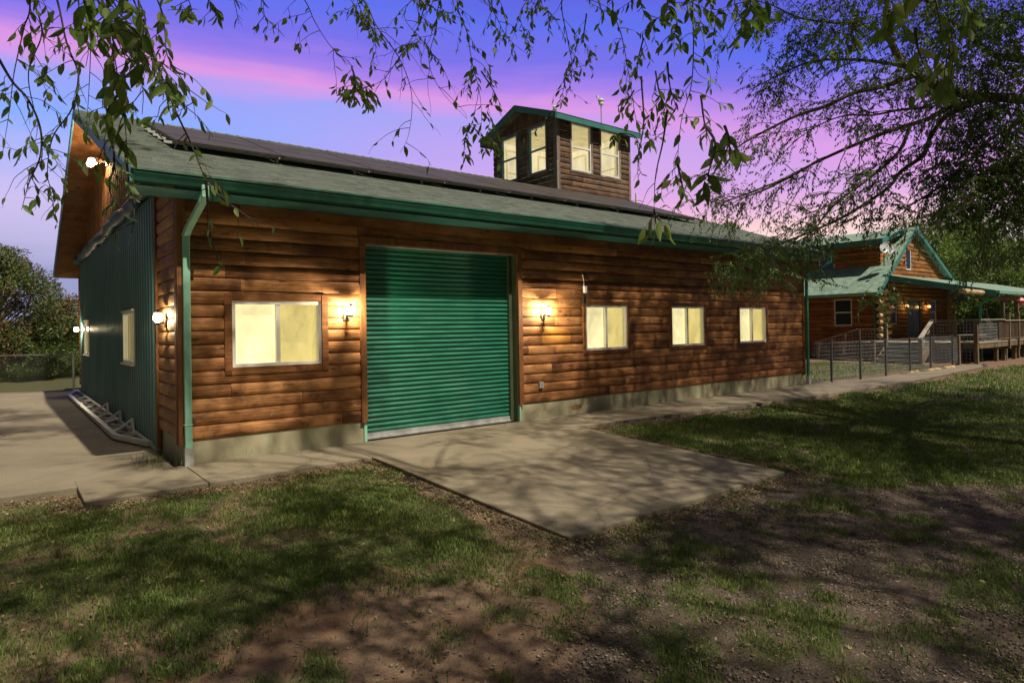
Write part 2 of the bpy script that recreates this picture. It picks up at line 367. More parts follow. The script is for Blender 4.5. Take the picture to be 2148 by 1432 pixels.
M_panel = mat('dusty_solar_cells', _panel)
M_pframe = plain('dark_panel_frame', (.07, .065, .06), .5, .3, var=.3, scale=8)
def _rolldoor(k, p):
    n = k.noise(k.scl(k.obj, (1, 1, 8)), 2.0, 5, .6); c = k.ramp(n, [(.3, (.005, .098, .060)), (.7, (.009, .150, .095))])
    sc = k.math('MULTIPLY', k.smooth(k.noise(k.scl(k.obj, (1, 1, 3)), 16, 4, .7, 1), .64, .72), .5); c = k.mix(sc, c, (.25, .38, .31))
    dst = k.smooth(k.noise(k.scl(k.obj, (1, 1, .6)), 2.6, 5, .7), .52, .8); c = k.mix(k.math('MULTIPLY', dst, .3), c, (.10, .16, .12))
    k.put(p.inputs['Base Color'], c); k.put(p.inputs['Roughness'], k.ramp(n, [(.3, .30), (.7, .48)])); bump(k, p, k.noise(k.scl(k.obj, (1, 1, .5)), 3.5, 3), .35, .012)
M_roll = mat('green_rollup_door_paint', _rolldoor)
def _metal(k, p):
    n = k.noise(k.obj, 1.2, 4, .6); c = k.ramp(n, [(.3, (.055, .135, .155)), (.7, (.085, .20, .215))]); k.put(p.inputs['Base Color'], c); k.put(p.inputs['Roughness'], .36)
M_metal = mat('teal_ribbed_metal', _metal)

def _ground(k, p):
    def A(nm): a = k.new('ShaderNodeAttribute'); a.attribute_name = nm; return a.outputs['Fac']
    n1 = k.noise(k.obj, 1.3, 6, .62); n2 = k.noise(k.obj, 9, 5, .65); n3 = k.noise(k.obj, 70, 4, .7)
    soil = k.mix(k.smooth(n2, .35, .65), (.085, .052, .032), (.20, .130, .080)); soil = k.mix(.5, soil, k.ramp(n3, [(.3, (.035, .023, .015)), (.7, (.32, .225, .155))]))
    soil = k.mix(k.math('MULTIPLY', k.smooth(n1, .5, .65), .5), soil, (.22, .115, .055))
    vo = k.new('ShaderNodeTexVoronoi'); vo.inputs['Scale'].default_value = 34; k.put(vo.inputs['Vector'], k.obj)
    gv = k.mix(k.smooth(vo.outputs['Distance'], .15, .55), k.mix(.6, (.15, .12, .095), vo.outputs['Color'], 'MULTIPLY'), (.06, .043, .03))
    gv = k.mix(.45, gv, k.ramp(n3, [(.35, (.06, .042, .028)), (.65, (.18, .145, .11))]))
    gfac = k.smooth(k.math('ADD', A('gravel'), k.math('MULTIPLY', k.math('SUBTRACT', n2, .5), .9)), .38, .62)
    c = k.mix(gfac, soil, gv)
    th = k.ramp(n3, [(.3, (.03, .042, .012)), (.7, (.10, .115, .038))])
    hfac = k.smooth(k.math('ADD', A('grass'), k.math('MULTIPLY', k.math('SUBTRACT', n2, .5), 1.1)), .35, .65)
    c = k.mix(k.math('MULTIPLY', hfac, .88), c, th)
    k.put(p.inputs['Base Color'], c); k.put(p.inputs['Roughness'], .95)
    bump(k, p, k.math('ADD', n3, k.math('MULTIPLY', vo.outputs['Distance'], gfac)), .7, .02)
M_ground = mat('yard_ground', _ground)
def leafmat(name, stops, trans=.35, rough=.5, brown=None):
    def fn(k, p):
        a = k.new('ShaderNodeAttribute'); a.attribute_name = 'tint'
        c = k.ramp(a.outputs['Fac'], stops)
        c = k.mix(.25, c, k.ramp(k.noise(k.obj, 25, 3), [(.3, (.01, .02, .005)), (.7, (.25, .3, .1))]))
        k.put(p.inputs['Base Color'], c); k.put(p.inputs['Roughness'], rough); p.inputs['Specular IOR Level'].default_value = .4
        t = k.new('ShaderNodeBsdfTranslucent'); k.put(t.inputs[0], k.mix(.5, c, (.2, .35, .03))); mx = k.new('ShaderNodeMixShader'); mx.inputs[0].default_value = trans
        k.l.new(p.outputs[0], mx.inputs[1]); k.l.new(t.outputs[0], mx.inputs[2]); k.l.new(mx.outputs[0], k.out.inputs[0])
    return mat(name, fn)
M_leafnear = leafmat('hackberry_leaf', [(0, (.035, .10, .020)), (.45, (.10, .21, .045)), (.8, (.25, .36, .09)), (1, (.45, .46, .20))], .45)
M_leafelm = leafmat('small_dark_leaf', [(0, (.035, .095, .028)), (.5, (.09, .19, .052)), (.9, (.22, .34, .10)), (1, (.22, .2, .09))], .3)
M_leafpine = leafmat('pine_green', [(0, (.05, .11, .018)), (.6, (.14, .24, .04)), (1, (.28, .38, .09))], .3)
M_leafdark = leafmat('woodland_leaf', [(0, (.03, .06, .012)), (.6, (.075, .13, .028)), (1, (.17, .22, .06))], .3)
M_leafbush = leafmat('crape_leaf', [(0, (.035, .07, .02)), (.5, (.07, .115, .03)), (.62, (.16, .2, .06)), (.64, (.16, .06, .03)), (1, (.30, .14, .08))], .25)
M_leafbright = leafmat('bright_shrub_leaf', [(0, (.07, .13, .02)), (.6, (.15, .24, .035)), (1, (.26, .34, .07))], .4)
M_grass = leafmat('grass_blade', [(0, (.04, .09, .016)), (.5, (.10, .18, .034)), (.8, (.19, .24, .062)), (1, (.32, .27, .13))], .35)
M_litter = leafmat('leaf_litter', [(0, (.07, .04, .025)), (.5, (.18, .11, .07)), (1, (.36, .28, .22))], .1, .9)
M_bark = plain('grey_bark', (.12, .10, .08), .9, var=.35, scale=9, bumpst=.8)
M_twig = plain('brown_twig', (.055, .042, .032), .85, var=.35, scale=20)
def _peb(k, p):
    a = k.new('ShaderNodeAttribute'); a.attribute_name = 'tint'
    k.put(p.inputs['Base Color'], k.ramp(a.outputs['Fac'], [(0, (.05, .04, .03)), (.5, (.135, .11, .088)), (1, (.32, .28, .24))])); k.put(p.inputs['Roughness'], .85)
M_pebble = mat('grey_gravel', _peb)
# ================================================================ the hangar
L, W, HF = 15.87, 14.10, .31
CS = .178
def zroof(y): return 3.66+.366*(min(y, 14.10-y)+.6)
def sub_intervals(ivs, cuts):
    for c0, c1 in cuts:
        nv = []
        for a, b in ivs:
            if c1 <= a or c0 >= b: nv.append((a, b)); continue
            if c0 > a: nv.append((a, c0))
            if c1 < b: nv.append((c1, b))
        ivs = nv
    return ivs
def log_profile(t):
    return .004+.034*max(0., 1-abs(2*t-1)**2.6)**.6 if 0 < t < 1 else 0.
def log_wall(mb, axis, plane, out, a0, a1, z0, z1, openings=(), cs=CS, clip=None, depth=1.0, zb=None):
    """horizontal rounded log siding; openings = (a0,a1,z0,z1). out = -1/+1 along the other axis"""
    zs = set()
    n = int(math.ceil((z1-z0)/cs)); zb = z0 if zb is None else zb
    for i in range(n+1):
        for t in (0, .035, .12, .28, .5, .72, .88, .965): zs.add(round(zb+(i+t)*cs, 5))
    for o in openings: zs |= {round(o[2], 5), round(o[3], 5)}
    zs = sorted(z for z in zs if z0-1e-6 <= z <= z1+1e-6)
    if zs[-1] < z1: zs.append(z1)
    for za, zc in zip(zs[:-1], zs[1:]):
        if zc-za < 1e-4: continue
        zm = (za+zc)/2; ivs = [(a0, a1)]
        if clip: 
            c = clip(zc)
            if not c: continue
            ivs = [(max(a0, c[0]), min(a1, c[1]))]
            if ivs[0][1] <= ivs[0][0]: continue
        ivs = sub_intervals(ivs, [(o[0], o[1]) for o in openings if o[2] < zm < o[3]])
        def off(z, side):
            t = ((z-zb)/cs) % 1.0
            if side > 0 and t > .999: t = 0
            if side < 0 and t < .001: t = 1.
            return log_profile(t)*depth
        oa, oc = off(za, 1), off(zc, -1)
        for a, b in ivs:
            segs = max(1, int((b-a)/.35))
            for s in range(segs):
                p, q = a+(b-a)*s/segs, a+(b-a)*(s+1)/segs
                ci = math.floor((zm-zb)/cs)
                def jz(z, l):   # hand-milled courses are never dead straight
                    cj = round((z-zb)/cs); nb = abs((z-zb)/cs-cj) < .2
                    return z+(.0035*sin(l*1.7+cj*2.3)+.002*sin(l*4.1+cj) if nb and z0+.02 < z < z1-.02 else 0)
                def jo(o, l): return o*(1+.10*sin(l*2.1+ci*1.9)+.06*sin(l*5.3+ci*3.1))
                if axis == 'x': mb.add([(p, plane+out*jo(oa, p), jz(za, p)), (q, plane+out*jo(oa, q), jz(za, q)), (q, plane+out*jo(oc, q), jz(zc, q)), (p, plane+out*jo(oc, p), jz(zc, p))], [(0, 1, 2, 3)] if out < 0 else [(3, 2, 1, 0)])
                else: mb.add([(plane+out*oa, p, za), (plane+out*oa, q, za), (plane+out*oc, q, zc), (plane+out*oc, p, zc)], [(3, 2, 1, 0)] if out < 0 else [(0, 1, 2, 3)])
    return mb
def mapbox(mb, axis, plane, out, a0, a1, d0, d1, z0, z1):
    """box along a wall; d = distance outwards from the wall plane"""
    if axis == 'x': mb.box(a0, a1, plane+out*d0, plane+out*d1, z0, z1)
    else: mb.box(plane+out*d0, plane+out*d1, a0, a1, z0, z1)
def window(parent, axis, plane, out, a0, a1, z0, z1, trimmat, framemat=None, style='slider', trim=.10, glass=None, room=True, trimtop=True, proud=.055, thin=.045, wdir=1, deep=.5, mats=None):
    framemat = framemat or M_white; glass = glass or M_glass
    f = MB(); t = thin; mid = (a0+a1)/2; ztop = (z0+z1)/2
    mapbox(f, axis, plane, out, a0, a1, -.05, .035, z0, z0+t); mapbox(f, axis, plane, out, a0, a1, -.05, .035, z1-t, z1)
    mapbox(f, axis, plane, out, a0, a0+t, -.05, .033, z0+t, z1-t); mapbox(f, axis, plane, out, a1-t, a1, -.05, .033, z0+t, z1-t)
    if style == 'slider': mapbox(f, axis, plane, out, mid-t*.6, mid+t*.6, -.045, .022, z0+t, z1-t)
    elif style == 'hung': mapbox(f, axis, plane, out, a0+t, a1-t, -.045, .022, ztop-t*.6, ztop+t*.6)
    fr = f.build('window', framemat, parent)
    if style == 'slider': rects = [(a0+t, mid-t*.6, z0+t, z1-t, .012), (mid+t*.6, a1-t, z0+t, z1-t, -.012)]
    elif style == 'hung': rects = [(a0+t, a1-t, z0+t, ztop-t*.6, -.012), (a0+t, a1-t, ztop+t*.6, z1-t, .012)]
    else: rects = [(a0+t, a1-t, z0+t, z1-t, 0)]
    for r in rects:
        g = MB(); mapbox(g, axis, plane, out, r[0], r[1], r[4]-.004, r[4]+.002, r[2], r[3]); g.build('pane', glass, fr)
    if trimmat:
        s = MB(); mapbox(s, axis, plane, out, a0-trim, a0-.001, .0, proud, z0-trim, z1+trim); mapbox(s, axis, plane, out, a1+.001, a1+trim, 0, proud, z0-trim, z1+trim)
        mapbox(s, axis, plane, out, a0, a1, 0, proud-.004, z1+.001, z1+trim); mapbox(s, axis, plane, out, a0, a1, 0, proud-.004, z0-trim, z0-.001)
        s.build('window_trim', trimmat, fr, bevel=.004)
    if room:
        mb_, mr = mats or (M_blind, M_room)
        # left half: a blind close behind the glass; right half: the room wall beyond its reveals
        lo, hi = ((a0+t, mid), (mid, a1-t)) if wdir > 0 else ((mid, a1-t), (a0+t, mid))
        b = MB(); mapbox(b, axis, plane, out, lo[0], lo[1], -.075, -.065, z0+t*.3, z1-t*.3); b.build('blind', mb_, fr)
        r = MB()
        mapbox(r, axis, plane, out, hi[0]-.02, hi[1]+.02, -.34, -.33, z0-.1, z1+.1)
        mapbox(r, axis, plane, out, hi[1]-.02, hi[1]+.02, -.33, -.06, z0, z1); mapbox(r, axis, plane, out, hi[0]-.01, hi[0], -.33, -.076, z0, z1)
        mapbox(r, axis, plane, out, hi[0], hi[1], -.33, -.06, z0-.02, z0+.01); mapbox(r, axis, plane, out, hi[0], hi[1], -.33, -.06, z1-.01, z1+.02)
        r.build('lit_interior', mr, fr)
    return fr

hangar = empty('hangar', (7.9, 7, 0), 'long brown log-sided hangar with green roll-up door, teal metal side door and shingled roof', 'building')
WIN = [(.62, 1.87), (7.31, 8.54), (10.01, 11.24), (12.70, 13.93)]; WZ0, WZ1 = 1.238, 2.144
D0, D1, DH = 2.58, 5.58, 3.05
ops = [(a, b, WZ0, WZ1) for a, b in WIN]+[(D0, D1, 0, DH)]
mb = MB(); log_wall(mb, 'x', 0, -1, 0.0, L, HF, 3.44, ops); mb.build('front_log_siding', M_logx, hangar)
# side wall: log panels either side of the metal door, roof-clipped
def clip_side(z):
    y = (z+.20-3.66)/.366-.6
    return (y, W-y)
mb = MB(); log_wall(mb, 'y', 0, -1, 13.58, W, HF, 3.9, clip=clip_side); mb.build('side_log_siding', M_logy, hangar); mb = MB(); log_wall(mb, 'y', 0, -1, 0, 1.42, HF, 4.25, clip=clip_side)
mb.build('side_log_siding', M_logy, hangar)
mb = MB(); log_wall(mb, 'y', L, 1, 0, W, HF, 6.2, clip=clip_side); mb.build('end_log_siding', M_logy, hangar)
mb = MB(); mb.box(0, L, W-.05, W, 0, 3.7); mb.build('rear_wall', M_logx, hangar)
# foundation
for bx_ in ((.012, D0-.02, .0, .12, -.35, HF), (D1+.02, L-.01, 0, .12, -.35, HF), (.010, .12, .12, 1.40, -.3, HF-.003), (.012, .12, 13.6, W, -.3, HF), (L-.12, L-.012, .12, W, -.35, HF), (D0-.02, D1+.02, .16, .4, -.35, .002)): MB().box(*bx_).build('foundation', M_found, hangar)
# flat boards: corner boards, frieze
for bx_ in ((-.052, .06, -.056, -.002, .26, 3.47), (-.056, -.002, -.002, .12, .262, 3.68), (L-.06, L+.052, -.054, -.002, .26, 3.47), (-.05, -.002, 13.98, 14.1, .26, 3.68), (-.062, -.004, 1.40, 1.47, .05, 3.98)): MB().box(*bx_).build('corner_board', M_trim, hangar, bevel=.004)
mb = MB(); mb.box(.06, L-.06, -.058, -.004, 3.30, 3.455); mb.build('frieze_board', M_trimx, hangar)
for i, (a, b) in enumerate(WIN): window(hangar, 'x', 0, -1, a, b, WZ0, WZ1, M_trimx, trim=.10 if i == 0 else .075)
# roll-up door
mb = MB(); n = 39; pts = []
for i in range(n*8+1):
    t = i/8.; ph = (t % 1.)
    dy = .024*(max(0., sin(pi*ph)))**1.3
    pts.append((.175-dy, .09+(3.07-.09)*i/(n*8)))
vs = []; fs = []
for i, (y, z) in enumerate(pts): vs += [(D0, y, z), (D1, y, z)]
for i in range(len(pts)-1): fs.append((2*i, 2*i+1, 2*i+3, 2*i+2))
mb.add(vs, fs); door = mb.build('rollup_door', M_roll, hangar, smooth=True)
mb = MB(); mb.box(D0+.03, D1-.09, .13, .20, .005, .095); mb.box(D0+.03, D1-.09, .10, .13, .005, .03); mb.build('bottom_bar', M_galv, door)
MB().box(D0-.001, D0+.055, .10, .24, 0.004, DH-.01).build('door_guide', M_green, door)
mb = MB(); mb.box(D1-.085, D1-.01, .105, .24, 0.004, DH-.01)
for k in range(12):
    for xx in (D1-.03,): mb.box(xx-.008, xx+.008, .098, .105, .2+k*.24, .216+k*.24)
mb.box(D1-.0095, D1, 0.0, .24, .004, DH-.01); mb.build('door_guide', M_jamb, door)
mb = MB(); mb.box(D0-.002, D1+.002, .02, .26, DH-.012, DH); mb.build('door_head_liner', M_galv, door)
mb = MB(); mb.box(D0-.10, D0-.001, -.062, .03, .30, DH+.001); mb.box(D1+.001, D1+.10, -.062, .03, .30, DH+.001); mb.box(D0-.10, D1+.10, -.066, .03, DH+.002, DH+.11)
mb.build('door_surround', M_trim, hangar, bevel=.004)
for bx_ in ((D0-.05, D0-.003, -.03, .05, 0.003, .298), (D1+.012, D1+.04, -.04, .08, .003, .298)): MB().box(*bx_).build('jamb_foot', M_greenlt, hangar)
# roof -------------------------------------------------------------
RX0, RX1 = -.61, 16.32
mb = MB(); rows = 58; y0, y1 = -.64, 7.05
for side in (0, 1):
    for r in range(rows):
        ya, yb = y0+(y1-y0)*r/rows, y0+(y1-y0)*(r+1)/rows
        za, zb = zroof(ya)+.012, zroof(yb)+.001; zc = zroof(ya)+.0
        if side: ya, yb = W-ya, W-yb
        P = [(RX0-.02, ya, zc), (RX1+.02, ya, zc), (RX1+.02, ya, za), (RX0-.02, ya, za), (RX1+.02, yb, zb), (RX0-.02, yb, zb)]
        mb.add(P, [(0, 1, 2, 3), (3, 2, 4, 5)] if not side else [(3, 2, 1, 0), (5, 4, 2, 3)])
for k in range(68):   # ridge caps with the slightly uneven line
    xa = RX0+k*.25; mb.prism([(xa, 6.88, zroof(6.88)+.018), (xa, 7.05, zroof(7.05)+.03+.006*random.random()), (xa, 7.22, zroof(7.22)+.018), (xa, 7.22, zroof(7.22)-.01), (xa, 6.88, zroof(6.88)-.01)], (min(.30, RX1-xa), 0, -.012))
roof = mb.build('roof', M_shing, hangar)
mb = MB()
for s in (0, 1):
    ya, yb = (-.6, 7.05) if not s else (W+.6, 7.05)
    zu = lambda y: zroof(y)-.15
    for xa, xb in ((RX0+.005, -.012), (L+.012, RX1-.005)):
        MB().prism([(xa, ya, zu(ya)), (xa, yb, zu(yb)), (xa, yb, zu(yb)+.02), (xa, ya, zu(ya)+.02)], (xb-xa, 0, 0)).build('gable_soffit', M_soffit, roof)
mb = MB(); mb.box(RX0+.01, RX1-.01, -.598, -.002, 3.462, 3.474); mb.build('eave_soffit', M_teal, roof)
mb = MB()
for s in (0, 1):
    ya, yb = (-.60, 7.05) if not s else (W+.60, 7.05)
    for xa, xb in ((RX0-.028, RX0), (RX1, RX1+.028)):
        MB().prism([(xa, ya, zroof(ya)-.16), (xa, yb, zroof(yb)-.20), (xa, yb, zroof(yb)-.004), (xa, ya, zroof(ya)-.004)], (xb-xa, 0, 0)).build('rake_fascia', M_blue, roof)
for bx_ in ((RX0, RX1, -.600, -.585, 3.49, 3.655), (RX0, RX1, W+.585, W+.6, 3.49, 3.655)): MB().box(*bx_).build('eave_fascia', M_teal, roof)
def gutter(mb, x0, x1, y, zt, s=-1):
    pr = [(0, zt), (s*.128, zt), (s*.132, zt-.022), (s*.116, zt-.03), (s*.116, zt-.052), (s*.092, zt-.10), (s*.078, zt-.14), (0, zt-.14)]
    inn = [(0, zt-.13), (s*.07, zt-.13), (s*.10, zt-.05), (s*.118, zt-.004)]
    mb.prism([(x0, y+a, b) for a, b in pr], (x1-x0, 0, 0))
mb = MB(); gutter(mb, RX0, RX1, W+.602, 3.645, 1); mb.build('gutter', M_gutter, hangar); mb = MB(); gutter(mb, RX0+.0, RX1, -.602, 3.645); g = mb.build('gutter', M_gutter, hangar)
mb = MB(); p = [(.16, -.67, 3.52), (.16, -.67, 3.40), (.14, -.62, 3.34), (.07, -.16, 3.06), (.05, -.10, 2.98), (.05, -.10, .24)]
def rect_duct(mb, pts, wx=.085, wy=.062):
    for a, b in zip(pts[:-1], pts[1:]):
        a = np.array(a); b = np.array(b); d = (b-a)/np.linalg.norm(b-a); mb.bar(a-d*.012, b+d*.012, wx, wy, (0, -1, .001) if abs(d[2]) > .9 else (0, 0, 1))
rect_duct(mb, p); 
for z in (.52, 2.98): mb.box(-.002, .102, -.137, -.06, z, z+.02)
dsp = mb.build('downspout', M_greenlt, g, bevel=.008)
mb = MB(); mb.box(-.003, .103, -.145, -.055, .0, .23); mb.box(-.006, .106, -.148, -.052, .15, .17); mb.build('downspout_boot', M_galv, dsp)
mb = MB(); rect_duct(mb, [(16.2, -.67, 3.52), (16.2, -.67, 3.40), (16.14, -.60, 3.34), (15.99, -.2, 3.12), (15.96, -.1, 3.02), (15.96, -.10, .2)]); dsp = mb.build('downspout', M_green, g, bevel=.008)
mb = MB(); mb.box(15.905, 16.015, -.145, -.055, .0, .24); mb.build('downspout_boot', M_galv, dsp)
# gable cladding above the side door
mb = MB(); y = .9
def zg(y): return zroof(y)-.155
k = 0
while y < 13.2:
    yb = min(y+.138, 13.2); dd = .012 if k % 2 else .022
    za = 4.1
    if min(zg(y), zg(yb)) > za: mb.prism([(-.0-dd, y+.003, za), (-.0-dd, yb-.003, za), (-.0-dd, yb-.003, zg(yb)), (-.0-dd, y+.003, zg(y))][::-1], (dd+.001, 0, 0))
    elif max(zg(y), zg(yb)) > za: mb.prism([(-dd, y, za), (-dd, yb, za), (-dd, yb, max(za+.01, zg(yb))), (-dd, y, max(za+.01, zg(y)))][::-1], (dd+.001, 0, 0))
    y = yb; k += 1
mb.build('gable_boards', M_boards, hangar)
mb = MB(); mb.box(-.075, -.002, 1.3, 13.7, 4.0, 4.11); mb.build('gable_trim_board', M_trimy, hangar)
# metal side door: vertical ribs, two windows
SD = [(3.43, 4.65), (10.92, 12.14)]; SZ0, SZ1 = 1.208, 2.12; PX = -.045
mb = MB(); ys = []; y = 1.47
while y < 13.53:
    for t, o in ((0, 0), (.155, 0), (.175, .022), (.208, .022)): ys.append((y+t, o))
    y += .2286
ys = [q for q in ys if q[0] <= 13.53]+[(13.53, 0)]
for a, b in SD: ys += [(a, None), (b, None)]
ys.sort(key=lambda q: q[0]); last = 0; yy = []
for q in ys: last = q[1] if q[1] is not None else last; yy.append((q[0], last))
for (ya, oa), (yb, ob) in zip(yy[:-1], yy[1:]):
    ym = (ya+yb)/2
    for za, zb in sub_intervals([(.03, 3.80)], [(SZ0, SZ1) for a, b in SD if a < ym < b]):
        mb.add([(PX-oa, ya, za), (PX-ob, yb, za), (PX-ob, yb, zb), (PX-oa, ya, zb)], [(3, 2, 1, 0)])
sdoor = mb.build('side_hangar_door', M_metal, hangar)
mb = MB(); mb.box(PX-.035, PX+.03, 1.44, 13.56, .0, .045); mb.build('bottom_rail', M_alu, sdoor)
for a, b in SD: window(sdoor, 'y', PX, -1, a, b, SZ0, SZ1, None, wdir=-1)
for a, b in SD:
    for z_, zz, d_ in ((SZ1+.001, SZ1+.03, .06), (SZ0-.035, SZ0-.001, .075)): mb = MB(); mapbox(mb, 'y', PX, -1, a-.03, b+.03, .0, d_, z_, zz); mb.build('window_flashing', M_alu, sdoor)
pts = [(-.11+.02*sin(y*2.1), y, 3.90-.035*sin((y-1.4)/12.1*pi*3)**2+.012*sin(y*3.3)) for y in np.linspace(1.44, 13.56, 60)]
rr = [.10+.022*sin(i*.9)+.012*sin(i*2.3) for i in range(60)]
MB().tube(pts, rr, 10).build('rolled_tarp_seal', M_tarp, sdoor, smooth=True)
# truss lying out from the foot of the door
mb = MB(); ya, yb = 1.82, 14.3; xo = -.40
P0, P1 = (-.09, ya, .06), (xo, ya+1.25, .06); P2, P3 = (xo, yb-1.7, .06), (-.09, yb, .06)
for a, b in ((P0, P1), (P1, P2), (P2, P3)): mb.bar(a, b, .075, .075)
mb.bar((-.095, ya, .06), (-.095, yb, .06), .05, .06)
n = 8; step = (yb-1.7-ya-1.25)/n
for i in range(n):
    y = ya+1.25+i*step; mb.bar((-.10, y+.0, .062), (xo+.01, y+step*.5, .062), .045, .045); mb.bar((xo+.01, y+step*.5, .058), (-.10, y+step*.98, .058), .045, .045); mb.bar((xo, y, .06), (-.1, y, .06), .035, .035)
for y in (3.2, 4.7, 6.6): mb.prism([(-.10, y, .08), (-.1, y+.32, .08), (-.1, y+.16, .30)], (-.03, 0, 0)); mb.bar((-.12, y+.16, .28), (xo, y+.16, .07), .03, .03)
mb.build('floor_truss', M_alu, sdoor)

# small fittings on the front wall
def wall_lamp(loc, axis, out, label, power=11, group='lit porch lamps on the hangar walls', pj=.16):
    t = empty('wall_lamp', loc, label, 'wall lamp', group); x, y, z = loc
    def P(d, a, h): return (x+a, y+out*d, z+h) if axis == 'x' else (x+out*d, y+a, z+h)
    mb = MB(); a = P(.0, -.05, -.13); b = P(.02, .05, .07)
    mb.box(a[0], b[0], a[1], b[1], a[2], b[2]); mb.bar(P(.02, 0, -.06), P(pj-.01, 0, -.06), .025, .025); mb.lathe([(.02, -.085), (.04, -.07), (.04, -.055), (.02, -.05)], P(pj, 0, 0), 12)
    mb.lathe([(.045, .085), (.06, .078), (.02, .10), (.008, .125)], P(pj, 0, 0), 12)
    mb.build('lamp_bracket', M_bronze, t)
    g_ = MB().lathe([(.02, -.052), (.055, -.03), (.062, 0), (.056, .05), (.04, .08)], P(pj, 0, 0), 14).build('lamp_globe', M_bulb, t, smooth=True)
    g_.visible_shadow = True
    ld = bpy.data.lights.new('lamp_light', 'POINT'); ld.energy = power*8.5; ld.color = (1, .87, .62); ld.shadow_soft_size = .022
    lo = bpy.data.objects.new('lamp_light', ld); COL.objects.link(lo); lo.parent = t
    q = P(pj, 0, .02); lo.location = (q[0]-x, q[1]-y, q[2]-z)
    return t
wall_lamp((2.26, -.04, 2.0), 'x', -1, 'lit wall lamp between the big front window and the roll-up door')
wall_lamp((6.19, -.04, 2.0), 'x', -1, 'lit wall lamp to the right of the green roll-up door')
q1 = hit(333, 668, 0, -.13); q2 = hit(160, 692, 0, -.2); q3 = hit(192, 343, 0, -.33)
wall_lamp((-.04, float(q1[1]), float(q1[2])), 'y', -1, 'lit lamp on the side log panel at the near corner', 5, pj=.10)
wall_lamp((-.04, min(13.95, float(q2[1])), float(q2[2])), 'y', -1, 'small lit lamp at the far rear corner of the side wall', 11)
fl = empty('flood_light', (-.02, 7.05, 5.45), 'bright floodlight with two heads high under the gable peak', 'floodlight')
mb = MB(); mb.box(-.05, -.02, 6.95, 7.15, 5.36, 5.52); mb.bar((-.05, 7.05, 5.46), (-.22, 7.05, 5.42), .03, .03); mb.build('mount', M_white, fl)
for dy in (-.12, .12):
    h = MB().tube([(-.16, 7.05+dy*.5, 5.45), (-.22, 7.05+dy, 5.44), (-.28, 7.05+dy*1.1, 5.42)], [.03, .05, .055], 12).build('lamp_head', M_white, fl)
    MB().lathe([(.02, -.065), (.055, -.045), (.07, 0), (.055, .045), (.02, .065)], (-.33, 7.05+dy*1.25, 5.40), 16).build('lamp_lens', M_bulb, h, smooth=True)
ld = bpy.data.lights.new('flood_lamp_light', 'POINT'); ld.energy = 90; ld.color = (1, .72, .38); ld.shadow_soft_size = .03
lo = bpy.data.objects.new('flood_lamp_light', ld); COL.objects.link(lo); lo.parent = fl; lo.location = (-.30, 0, -.03)
mb = MB(); mb.box(6.05, 6.15, -.075, -.03, .58, .69)
for q in (6.075, 6.1, 6.125): mb.box(q-.007, q+.007, -.080, -.075, .60, .67)
ob = mb.build('outlet_box', M_galv, None); tag(ob, 'grey weatherproof outlet box low on the log wall right of the roll-up door', 'outlet box')
s = empty('security_sensor', (7.22, -.04, 2.40), 'small white sensor with its cast shadow as a dark block above the window right of the roll-up door', 'sensor')
mb = MB(); mb.box(7.24, 7.30, -.11, -.05, 2.38, 2.52); mb.tube([(7.27, -.05, 2.52), (7.27, -.05, 2.62), (7.24, -.05, 2.75)], .006, 5); mb.build('housing', M_white, s, bevel=.006)
mb = MB(); mb.prism([(7.17, -.06, 2.17), (7.24, -.06, 2.17), (7.26, -.06, 2.33), (7.2, -.06, 2.35)], (0, -.07, 0)); mb.build('shadow_block', M_bronze, s)  # the sensor's cast shadow, built as a dark slanted block
s = tag(MB().tube([(6.13, -.06, 1.80), (6.13, -.075, 1.70), (6.16, -.075, 1.68), (6.19, -.06, 1.72), (6.19, -.06, 1.80)], .008, 5).build('cable_loop', M_bronze), 'short dark cable looping below the lamp right of the roll-up door', 'cable')

# solar array ------------------------------------------------------
arr = empty('solar_array', (7.2, 3.3, 5.2), 'three rows of dusty dark solar panels racked along the hangar roof', 'solar panels')
pw, ph = 1.70, .93
first = None
def solar_panel(x, y):
    f_ = lambda yy: zroof(yy)+.135
    mb = MB(); n = np.array((0, -.366, 1)); n = n/np.linalg.norm(n)*.035
    q = [np.array((x, y, f_(y))), np.array((x+pw-.02, y, f_(y))), np.array((x+pw-.02, y+ph-.02, f_(y+ph-.02))), np.array((x, y+ph-.02, f_(y+ph-.02)))]
    o = MB().prism(q, n).build('solar_panel', M_pframe, arr)
    e_ = .02; q2 = [np.array((x+e_, y+e_, f_(y+e_))), np.array((x+pw-.02-e_, y+e_, f_(y+e_))), np.array((x+pw-.02-e_, y+ph-.02-e_, f_(y+ph-.02-e_))), np.array((x+e_, y+ph-.02-e_, f_(y+ph-.02-e_)))]
    MB().prism([p+n*1.02 for p in q2], n*.06).build('cells', M_panel, o)
for j in range(3):
    for i in range(8): solar_panel(.32+i*pw, 1.92+j*ph)
mb = MB()
for j in range(3):
    for yy in (1.92+j*ph+.2, 1.92+j*ph+.7): mb.bar((.2, yy, zroof(yy)+.10), (14.0, yy, zroof(yy)+.10), .04, .04)
for i in range(10):
    x = .5+i*1.45
    for yy in (2.12, 3.55, 4.48): mb.box(x, x+.04, yy-.02, yy+.02, zroof(yy)-.02, zroof(yy)+.10)
mb.build('mounting_rail', M_alu, arr)

